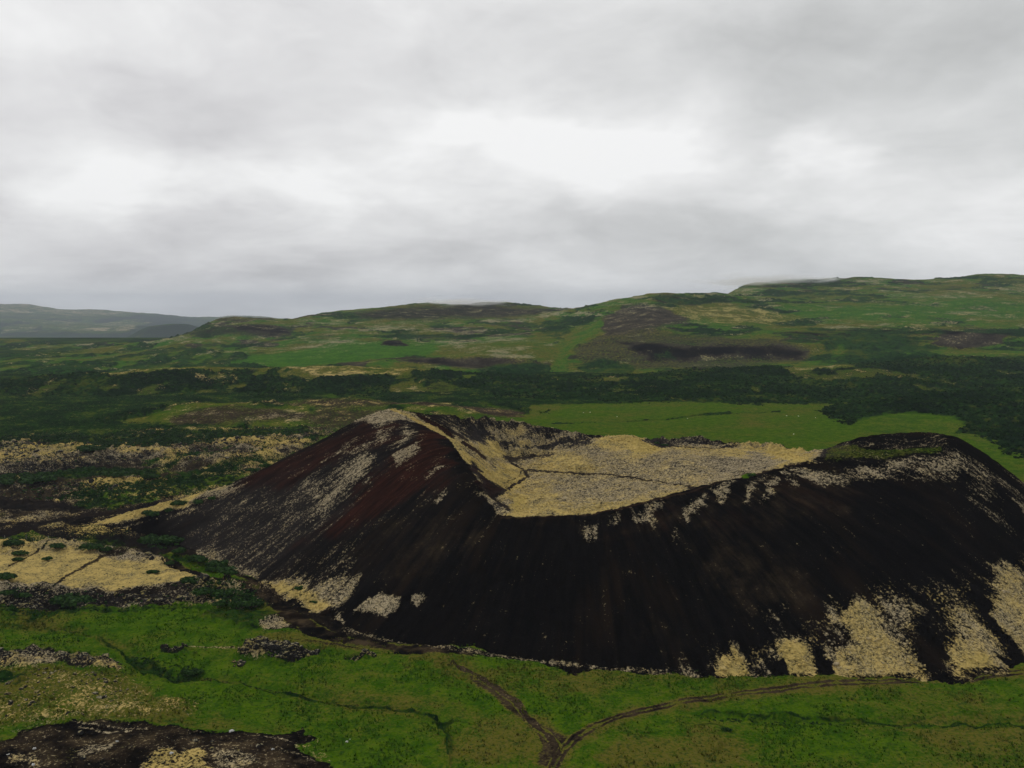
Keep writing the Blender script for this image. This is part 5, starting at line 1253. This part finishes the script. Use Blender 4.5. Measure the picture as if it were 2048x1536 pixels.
SHRUBS = [  # photo px, py of the foot, half width px, proto, label
    (302, 1032, 19, 0, 'leftmost green shrub on the yellow moss tongue beside the hill foot'),
    (342, 1024, 15, 1, 'second green shrub from the left on the yellow moss tongue'),
    (361, 1012, 18, 0, 'third green shrub from the left, widest of those on the yellow moss tongue'),
    (402, 1008, 17, 3, 'fourth green shrub on the yellow moss tongue, near its upper end'),
    (425, 1001, 12, 2, 'smallest green shrub on the yellow moss tongue, the uppermost one'),
    (462, 973, 13, 1, 'dark round shrub at the very top tip of the yellow moss tongue'),
    (308, 1088, 28, 0, 'broad dark green shrub at the left edge of the thicket below the moss tongue'),
    (345, 1086, 24, 3, 'broad green shrub right of the widest one in the thicket below the moss tongue'),
    (356, 1108, 17, 2, 'dark shrub at the hill foot just above the grassy bend of the cinder track'),
    (392, 1124, 25, 1, 'rounded green shrub at the grey hill foot with a pale moss patch at its left'),
    (434, 1134, 21, 0, 'green shrub on the pale moss fringe, upper one of the last pair by the track'),
    (456, 1148, 25, 3, 'low wide shrub touching the track, lower one of the last pair'),
    (421, 1142, 16, 1, 'small shrub tucked left of the last pair of shrubs by the track'),
    (598, 1181, 13, 2, 'single small dark shrub in the yellow moss fringe of the hill foot'),
    (626, 1207, 12, 1, 'olive green bush at the lowest point of the yellow moss fringe'),
    (40, 1110, 16, 3, 'small dark shrub on the far rim of the yellow moss field'),
    (34, 1122, 13, 1, 'low shrub just below another on the far rim of the yellow moss field'),
    (93, 1121, 12, 2, 'small shrub at the upper end of the thin dark crack in the moss field'),
    (10, 1158, 20, 0, 'green shrub at the left picture edge at the lower end of the thin crack'),
    (304, 1147, 14, 1, 'small olive shrub alone in the right half of the yellow moss field'),
    (382, 1166, 22, 3, 'flat green shrub at the right end of the yellow moss field'),
    (338, 1130, 12, 2, 'small shrub on the right rim of the moss field near the grassy bend'),
    (14, 1190, 16, 0, 'leftmost dark shrub growing in the black lava edge'),
    (42, 1196, 20, 1, 'second dark shrub from the left in the black lava edge'),
    (140, 1212, 36, 0, 'largest dark shrub of the black lava edge, between two pale rocky stretches'),
    (112, 1206, 16, 2, 'dark shrub leaning on the left side of the largest shrub of the lava edge'),
    (408, 1190, 24, 3, 'dark green shrub at the right end of the lava edge, nearest the moss field'),
    (446, 1194, 22, 0, 'dense dark shrub in the thicket between the lava edge and the cinder track'),
    (478, 1216, 25, 1, 'lowest dark shrub of the thicket beside the green meadow'),
    (438, 1215, 18, 2, 'small upright shrub at the lower left of the thicket beside the meadow'),
    (505, 1212, 20, 3, 'rightmost shrub of the thicket, next to the reddish part of the cinder track'),
    (24, 1092, 24, 1, 'green shrub behind the fence posts at the left picture edge'),
    (116, 1096, 17, 3, 'dark shrub on the far rim of the moss field right of the fence posts'),
    (182, 1100, 20, 0, 'low dark shrub at the top of the footpath across the moss field'),
    (210, 1103, 14, 2, 'small dark shrub touching the upper end of the footpath in the moss'),
    (78, 966, 26, 0, 'darkest shrub of the green strip across the far lava field'),
    (48, 968, 22, 1, 'dark shrub left of the darkest one in the far green strip'),
    (12, 970, 20, 3, 'shrub of the far green strip at the left picture edge'),
    (300, 958, 20, 1, 'bush at the right end of the far green strip'),
    (225, 955, 24, 0, 'wide bush in the middle of the far green strip'),
    (180, 905, 26, 3, 'dark bush mass jutting into the pale far lava field'),
    (345, 888, 20, 1, 'dark bush at the upper edge of the far lava field'),
    (372, 1349, 17, 1, 'dark green bush at the head of the gully in the meadow'),
    (392, 1347, 13, 0, 'smaller dark bush right beside the one at the gully head'),
    (528, 936, 14, 2, 'dark bush against the lower left skyline of the crater hill'),
    (505, 944, 13, 0, 'bush half hidden behind the lower left skyline of the crater hill'),
    (1313, 888, 7, 2, 'left one of two tiny dark bushes on the back rim right of the yellow mound'),
    (1328, 892, 7, 0, 'right one of two tiny dark bushes on the back rim right of the yellow mound'),
    (1502, 952, 9, 1, 'small green bush on the near rim of the crater bowl'),
    (1452, 1462, 12, 1, 'dark tuft of shrub beside the ditch right of the dirt track'),
]
for px, py, hw, k, lab in SHRUBS:
    x, y, z = on_hill(px, py)
    sc_ = hw / F * y * 1.0
    e = bpy.data.objects.new('shrub', None); col.objects.link(e)
    e.location = (x, y, z - 0.1); e.rotation_euler = (0, 0, float(rng.uniform(-0.5, 0.5)))
    e.scale = (sc_ * 1.1, sc_ * 0.95, sc_ * 0.72); e.empty_display_size = 0.1
    set_tags(e, lab, 'shrub', 'shrubs around the crater hill')
    for nm, me in zip(('crown', 'stems'), PROTO[k]):
        c = bpy.data.objects.new(nm, me); col.objects.link(c); c.parent = e

# scrub too dense to count: left-hand bands and the thicket
def scrub(name, zones, mat, wr=(0.9, 1.8), hill=False):
    Vs, Fs, o = [], [], 0
    tmpl = [crown_arrays(70, 1.0, 0.8, 4, 200 + i, 0.55)[0] for i in range(6)]
    for poly, n, s in zones:
        q = in_poly(poly, n); w_ = np.array([atZ(a, b)[:2] for a, b in q])
        z = ground_height(w_[:, 0], w_[:, 1])
        for i in range(n):
            S = s * rng.uniform(0.6, 1.4); T = tmpl[rng.integers(0, 6)]
            a = rng.uniform(0, 6.28); ca, sa = math.cos(a), math.sin(a)
            v = np.column_stack([T[:, 0] * ca - T[:, 1] * sa, T[:, 0] * sa + T[:, 1] * ca, T[:, 2] * 0.85]) * S
            Vs.append(v + np.array([w_[i, 0], w_[i, 1], z[i] - 0.1]))
    V = np.vstack(Vs)
    return set_tags(soup(name, V, np.arange(len(V)).reshape(-1, 4), mat), kind='stuff')
scrub('low_scrub', [
    ([(-80, 874), (0, 872), (300, 868), (430, 865), (600, 858), (640, 864), (520, 873), (430, 886), (330, 896), (200, 900), (110, 888), (-80, 884)], 1100, 1.7),
    ([(-80, 960), (0, 958), (90, 950), (180, 940), (300, 940), (320, 950), (200, 958), (100, 966), (0, 973), (-80, 975)], 420, 1.5),
    ([(150, 1012), (190, 990), (260, 972), (330, 962), (420, 955), (490, 950), (460, 970), (380, 984), (300, 1000), (230, 1016)], 420, 1.3),
    ([(40, 985), (140, 975), (260, 968), (300, 972), (160, 1000), (60, 998)], 60, 1.1),
    ([(280, 1078), (300, 1062), (370, 1066), (372, 1095), (330, 1100), (290, 1094)], 90, 0.9),
    ([(395, 1178), (460, 1172), (500, 1192), (530, 1213), (480, 1226), (430, 1212)], 160, 0.8),
    ([(-60, 1212), (100, 1216), (300, 1213), (400, 1218), (400, 1224), (200, 1222), (60, 1226), (-60, 1226)], 220, 0.5),
    ([(250, 1315), (300, 1315), (330, 1332), (395, 1338), (390, 1352), (340, 1360), (290, 1352)], 130, 0.5),
    ([(330, 900), (560, 880), (600, 885), (520, 925), (400, 930), (330, 925)], 160, 1.1),
    ([(0, 1090), (60, 1082), (110, 1090), (240, 1098), (230, 1102), (110, 1096), (0, 1098)], 90, 0.8),
    ([(-60, 1186), (130, 1190), (330, 1182), (460, 1165), (540, 1195), (480, 1215), (200, 1212), (-60, 1210)], 130, 0.6),
    ([(-60, 892), (60, 890), (240, 902), (340, 905), (200, 932), (0, 950), (-60, 950)], 140, 1.0),
    ([(-60, 980), (110, 968), (330, 957), (200, 990), (120, 998), (-60, 996)], 110, 0.8),
    ([(1400, 1424), (1520, 1432), (1700, 1443), (1860, 1448), (2048, 1453), (2048, 1457), (1860, 1452), (1700, 1447), (1520, 1437), (1400, 1430)], 160, 0.32),
], M_LEAF)

# ------------------------------------------------------------------ fence posts, sheep, stones
M_POST = plain_mat('grey_wood', (0.20, 0.19, 0.17), 0.9, (0.32, 0.30, 0.27), 4)
POSTS = [(10, 1084, 'weathered fence post nearest the left picture edge, by the dark cinder flat'), (53, 1087, 'second weathered fence post from the left, tallest one, beside a green shrub'),
         (67, 1090, 'short fence post close to the right side of the tallest post'), (97, 1087, 'fence post standing alone between the green shrubs on the cinder flat'),
         (148, 1086, 'rightmost fence post, on bare dark cinder near the footpath')]
for (px, py, lab), h in zip(POSTS, (1.5, 1.8, 1.2, 1.5, 1.3)):
    x, y, _ = atZ(px, py); z = ground_height([x], [y])[0]
    e = bpy.data.objects.new('fence_post', None); col.objects.link(e); e.location = (x, y, z); e.empty_display_size = 0.1
    e.rotation_euler = (float(rng.uniform(-.06, .06)), float(rng.uniform(-.06, .06)), 0)
    set_tags(e, lab, 'fence post', 'fence posts on the cinder flat')
    Vp, Fp = [], []
    for i, (zz, r) in enumerate([(-0.3, .09), (h * 0.5, .085), (h - 0.06, .08), (h, .03)]):
        Vp += [(r * math.cos(t), r * math.sin(t), zz) for t in np.linspace(0, 2 * math.pi, 9)[:-1]]
    for j in range(3): Fp += [(j * 8 + i, j * 8 + (i + 1) % 8, j * 8 + 8 + (i + 1) % 8, j * 8 + 8 + i) for i in range(8)]
    Fp.append(tuple(range(24, 32)))
    tri_mesh('pole', Vp, Fp, M_POST, e)

M_WOOL = plain_mat('wool', (0.62, 0.60, 0.54), 0.95, (0.48, 0.45, 0.40), 6)
def sheep_mesh():
    me = bpy.data.meshes.new('sheep')
    pts = [(0, 0, .62), (-.32, 0, .63), (.30, 0, .64), (.50, 0, .66), (.68, 0, .50), (.80, 0, .34),
           (.26, .13, .38), (.27, .13, .02), (.26, -.13, .38), (.25, -.13, .02), (-.34, .13, .40), (-.36, .13, .02), (-.34, -.13, .40), (-.32, -.13, .02), (-.50, 0, .52), (.62, .10, .54), (.62, -.10, .54)]
    rad = [.27, .25, .25, .15, .10, .065, .10, .04, .10, .04, .11, .04, .11, .04, .05, .025, .025]
    ed = [(0, 1), (0, 2), (2, 3), (3, 4), (4, 5), (2, 6), (6, 7), (2, 8), (8, 9), (1, 10), (10, 11), (1, 12), (12, 13), (1, 14), (4, 15), (4, 16)]
    me.from_pydata(pts, ed, [])
    o = bpy.data.objects.new('sheep', me); col.objects.link(o)
    sk = o.modifiers.new('skin', 'SKIN'); me.skin_vertices[0].data[0].use_root = True
    for i, r in enumerate(rad): me.skin_vertices[0].data[i].radius = (r, r)
    ss = o.modifiers.new('sub', 'SUBSURF'); ss.levels = ss.render_levels = 1
    dg = bpy.context.evaluated_depsgraph_get()
    m2 = bpy.data.meshes.new_from_object(o.evaluated_get(dg)); bpy.data.objects.remove(o)
    m2.materials.clear(); m2.materials.append(M_WOOL)
    return m2
SHEEP = [(1180, 826, 1.6, 1.3, 'brightest white sheep in the far meadow, at its left end'), (1167, 826, -0.4, 0.9, 'small white sheep just left of the brightest one in the far meadow'),
         (1234, 834, 0.5, 1.0, 'lone white sheep just above the dark ditch in the left far meadow'), (1375, 837, 2.6, 1.0, 'white sheep touching the dark ditch'),
         (1573, 834, 0.2, 1.2, 'leftmost white sheep of the row of three along the upper meadow'), (1597, 835, 2.9, 1.2, 'white sheep in the middle of the row of three along the upper meadow'),
         (1631, 838, 0.9, 1.0, 'white sheep at the right end of the row of three along the upper meadow'), (1758, 848, 1.9, 1.3, 'larger white sheep of the pair above the right crater peak'),
         (1747, 849, 3.0, 0.9, 'smaller white sheep left of its companion above the right crater peak'), (1587, 872, 0.0, 1.1, 'white sheep alone in the lower middle of the far meadow')]
sm_ = sheep_mesh()
for px, py, rz, s, lab in SHEEP:
    x, y, _ = atZ(px, py); z = ground_height([x], [y])[0]
    o = bpy.data.objects.new('sheep', sm_); col.objects.link(o); o.location = (x, y, z - 0.02); o.rotation_euler = (0, 0, rz); o.scale = (s * .8, s * .8, s * .8)
    set_tags(o, lab, 'sheep', 'sheep grazing in the far meadow')

M_STONE = plain_mat('pale_stone', (0.55, 0.55, 0.52), 0.9, (0.30, 0.30, 0.28), 5)
STONES = [(694, 1484, 0.24, 'small white stone lying in the green grass right of the black mound'), (700, 1479, 0.12, 'tiny white pebble just above the white stone by the black mound'),
          (343, 1508, 0.32, 'pale grey boulder on the black mound above the yellow moss'), (463, 1464, 0.45, 'olive grey boulder sitting on the rim of the black mound'),
          (68, 1498, 0.26, 'pale stone on the left shoulder of the black mound'), (235, 1484, 0.22, 'pale stone in the middle of the black mound below the moss streak'),
          (16, 1510, 0.22, 'grey stone on the black mound at the left picture edge'), (66, 1531, 0.28, 'grey stone at the bottom picture edge on the black mound'),
          (545, 1500, 0.24, 'whitish stone on the right part of the black mound near its pale streak')]
for px, py, s, lab in STONES:
    x, y, z = on_hill(px, py)
    V, Fc = rocks(np.zeros((5, 3)) + rng.normal(size=(5, 3)) * s * np.array([.45, .45, .1]), np.full(5, s) * rng.uniform(.6, 1.1, 5), 0.75)
    o = soup('stone', V, Fc, M_STONE); o.location = (x, y, z + s * 0.3)
    set_tags(o, lab, 'stone', 'loose stones near the black mound')

# birch scrub on the rises, far too dense to count
def birch_scrub():
    tm = [crown_arrays(34, 1.0, 0.9, 4, 300 + i, 0.62)[0] for i in range(8)]
    T = np.stack(tm)                                   # 8 x 136 x 3
    Vs = []
    for X, Y, Z, sh, n, thr in SCRUB_SRC:
        w_ = (sh > thr) * Y * Y * (X / Y < 0.72) * (X / Y > -0.72)
        w_ = w_ * (0.35 + smooth(fbm(X, Y, 40, 3, 77), -0.3, 0.5))
        w_ = (w_ / w_.sum()).reshape(-1)
        i = rng.choice(len(w_), n, p=w_)
        S = rng.uniform(1.0, 2.3, n); k = rng.integers(0, 8, n); a = rng.uniform(0, 6.28, n)
        v = T[k]; ca, sa = np.cos(a)[:, None], np.sin(a)[:, None]
        v = np.stack([v[..., 0] * ca - v[..., 1] * sa, v[..., 0] * sa + v[..., 1] * ca, v[..., 2] * 0.9], -1) * S[:, None, None]
        c = np.column_stack([X.reshape(-1)[i] + rng.uniform(-.8, .8, n), Y.reshape(-1)[i] + rng.uniform(-.8, .8, n), Z.reshape(-1)[i] - 0.2])
        Vs.append((v + c[:, None]).reshape(-1, 3))
    V = np.vstack(Vs)
    m = bpy.data.materials.new('birch_leaves'); m.use_nodes = True
    t = NT(m.node_tree); b = m.node_tree.nodes['Principled BSDF']
    b.inputs['Roughness'].default_value = 0.9; b.inputs['Specular IOR Level'].default_value = 0.0
    g = t.n.new('ShaderNodeNewGeometry').outputs['Position']
    f = t.ramp01(t.add(t.noise(g, 0.18, 3, 0.6), t.sub(t.noise(g, 0.012, 3, 0.6), 0.5)), 0.36, 0.68)
    t.l.new(t.mix(f, (0.0035, 0.016, 0.0030), (0.017, 0.046, 0.0065)), b.inputs['Base Color'])
    set_tags(soup('birch_scrub', V, np.arange(len(V)).reshape(-1, 4), m), kind='stuff')
birch_scrub()

# moss cushions standing proud of the cinder, and tussocks in the near meadow: stuff nobody could count
def moss_cushions(n=30000):
    m_ = QP.a['moss']; vis = (QZ0 > -1.5) & (QP.px > -150) & (QP.px < 2250)
    cl = fbm(QX, QY, 5.5, 4, 931, 0.6)
    w_ = np.where(vis, np.clip(m_ - 0.34, 0, 1) ** 1.5 * (0.15 + smooth(cl, -0.4, 0.5)), 0).reshape(-1).astype(float)
    w_ /= w_.sum()
    i = rng.choice(len(w_), n, p=w_, replace=False)
    S = 0.24 * rng.lognormal(0, 0.45, n)
    P_ = np.column_stack([QX.reshape(-1)[i] + rng.uniform(-.22, .22, n), QY.reshape(-1)[i] + rng.uniform(-.22, .22, n), QZ.reshape(-1)[i] + S * 0.05])
    V, Fc = rocks(P_, S, 0.6)
    m = bpy.data.materials.new('moss_cushion'); m.use_nodes = True
    t = NT(m.node_tree); b = m.node_tree.nodes['Principled BSDF']
    b.inputs['Roughness'].default_value = 0.95; b.inputs['Specular IOR Level'].default_value = 0.0
    g = t.n.new('ShaderNodeNewGeometry').outputs['Position']
    n1 = t.noise(g, 1.3, 3, 0.6); n2 = t.noise(g, 0.16, 4, 0.6)
    ym = t.ramp01(t.add(t.attr('yel'), t.add(t.mul(t.sub(n2, 0.5), 1.3), t.mul(t.sub(n1, 0.5), 0.8))), 0.15, 1.05)
    c = t.mix(ym, t.mix(t.ramp01(n1, 0.35, 0.6), (0.23, 0.19, 0.12), (0.38, 0.315, 0.20)), t.mix(t.ramp01(n1, 0.35, 0.6), (0.29, 0.225, 0.06), (0.44, 0.325, 0.11)))
    t.l.new(c, b.inputs['Base Color'])
    o = soup('moss_cushions', V, Fc, m, None, True)
    at = o.data.attributes.new('yel', 'FLOAT', 'POINT'); at.data.foreach_set('value', np.repeat(QP.a['yel'].reshape(-1)[i], 12).astype(np.float32))
    set_tags(o, kind='stuff')
moss_cushions()

def tussocks(n=70000):
    w_ = np.where((GY < 330) & (np.abs(GX / GY) < 0.72), smooth(GP.a['grass'], 0.6, 0.9) * GY ** 2 * (0.12 + smooth(fbm(GX, GY, 9, 4, 941, 0.6), -0.2, 0.6)), 0).reshape(-1).astype(float)
    w_ /= w_.sum(); i = rng.choice(len(w_), n, p=w_)
    x = GX.reshape(-1)[i] + rng.uniform(-.2, .2, n); y = GY.reshape(-1)[i] + rng.uniform(-.2, .2, n); z = GZ.reshape(-1)[i]
    k = 6; S = (0.20 * rng.lognormal(0, 0.4, n))[:, None]
    a = rng.uniform(0, 6.28, (n, k)); le = rng.uniform(0.4, 1.1, (n, k)); hh = rng.uniform(0.8, 1.7, (n, k))
    cx, cy = np.cos(a), np.sin(a); wd = 0.42
    p0 = np.stack([-cy * wd * S, cx * wd * S, -0.2 * S + 0 * a], -1); p1 = -p0 * np.array([1, 1, -1])
    tip = np.stack([cx * le * S, cy * le * S, hh * S], -1)
    V = np.stack([p0, p1, tip], 2) + np.stack([x, y, z], -1)[:, None, None, :]
    V = V.reshape(-1, 3)
    m = bpy.data.materials.new('tussock_grass'); m.use_nodes = True
    t = NT(m.node_tree); b = m.node_tree.nodes['Principled BSDF']
    b.inputs['Roughness'].default_value = 0.9; b.inputs['Specular IOR Level'].default_value = 0.0
    g = t.n.new('ShaderNodeNewGeometry').outputs['Position']
    d = t.ramp01(t.add(t.attr('dry'), t.mul(t.sub(t.noise(g, 0.7, 4, 0.7), 0.5), 1.6)), 0.15, 0.95)
    c = t.mix(t.noise(g, 0.9, 3, 0.7), (0.014, 0.060, 0.002), (0.055, 0.125, 0.005))
    t.l.new(t.mix(d, c, (0.078, 0.085, 0.010)), b.inputs['Base Color'])
    o = soup('grass_tussocks', V, np.arange(len(V)).reshape(-1, 3), m)
    at = o.data.attributes.new('dry', 'FLOAT', 'POINT'); at.data.foreach_set('value', np.repeat(GP.a['dry'].reshape(-1)[i], k * 3).astype(np.float32))
    set_tags(o, kind='stuff')
tussocks()
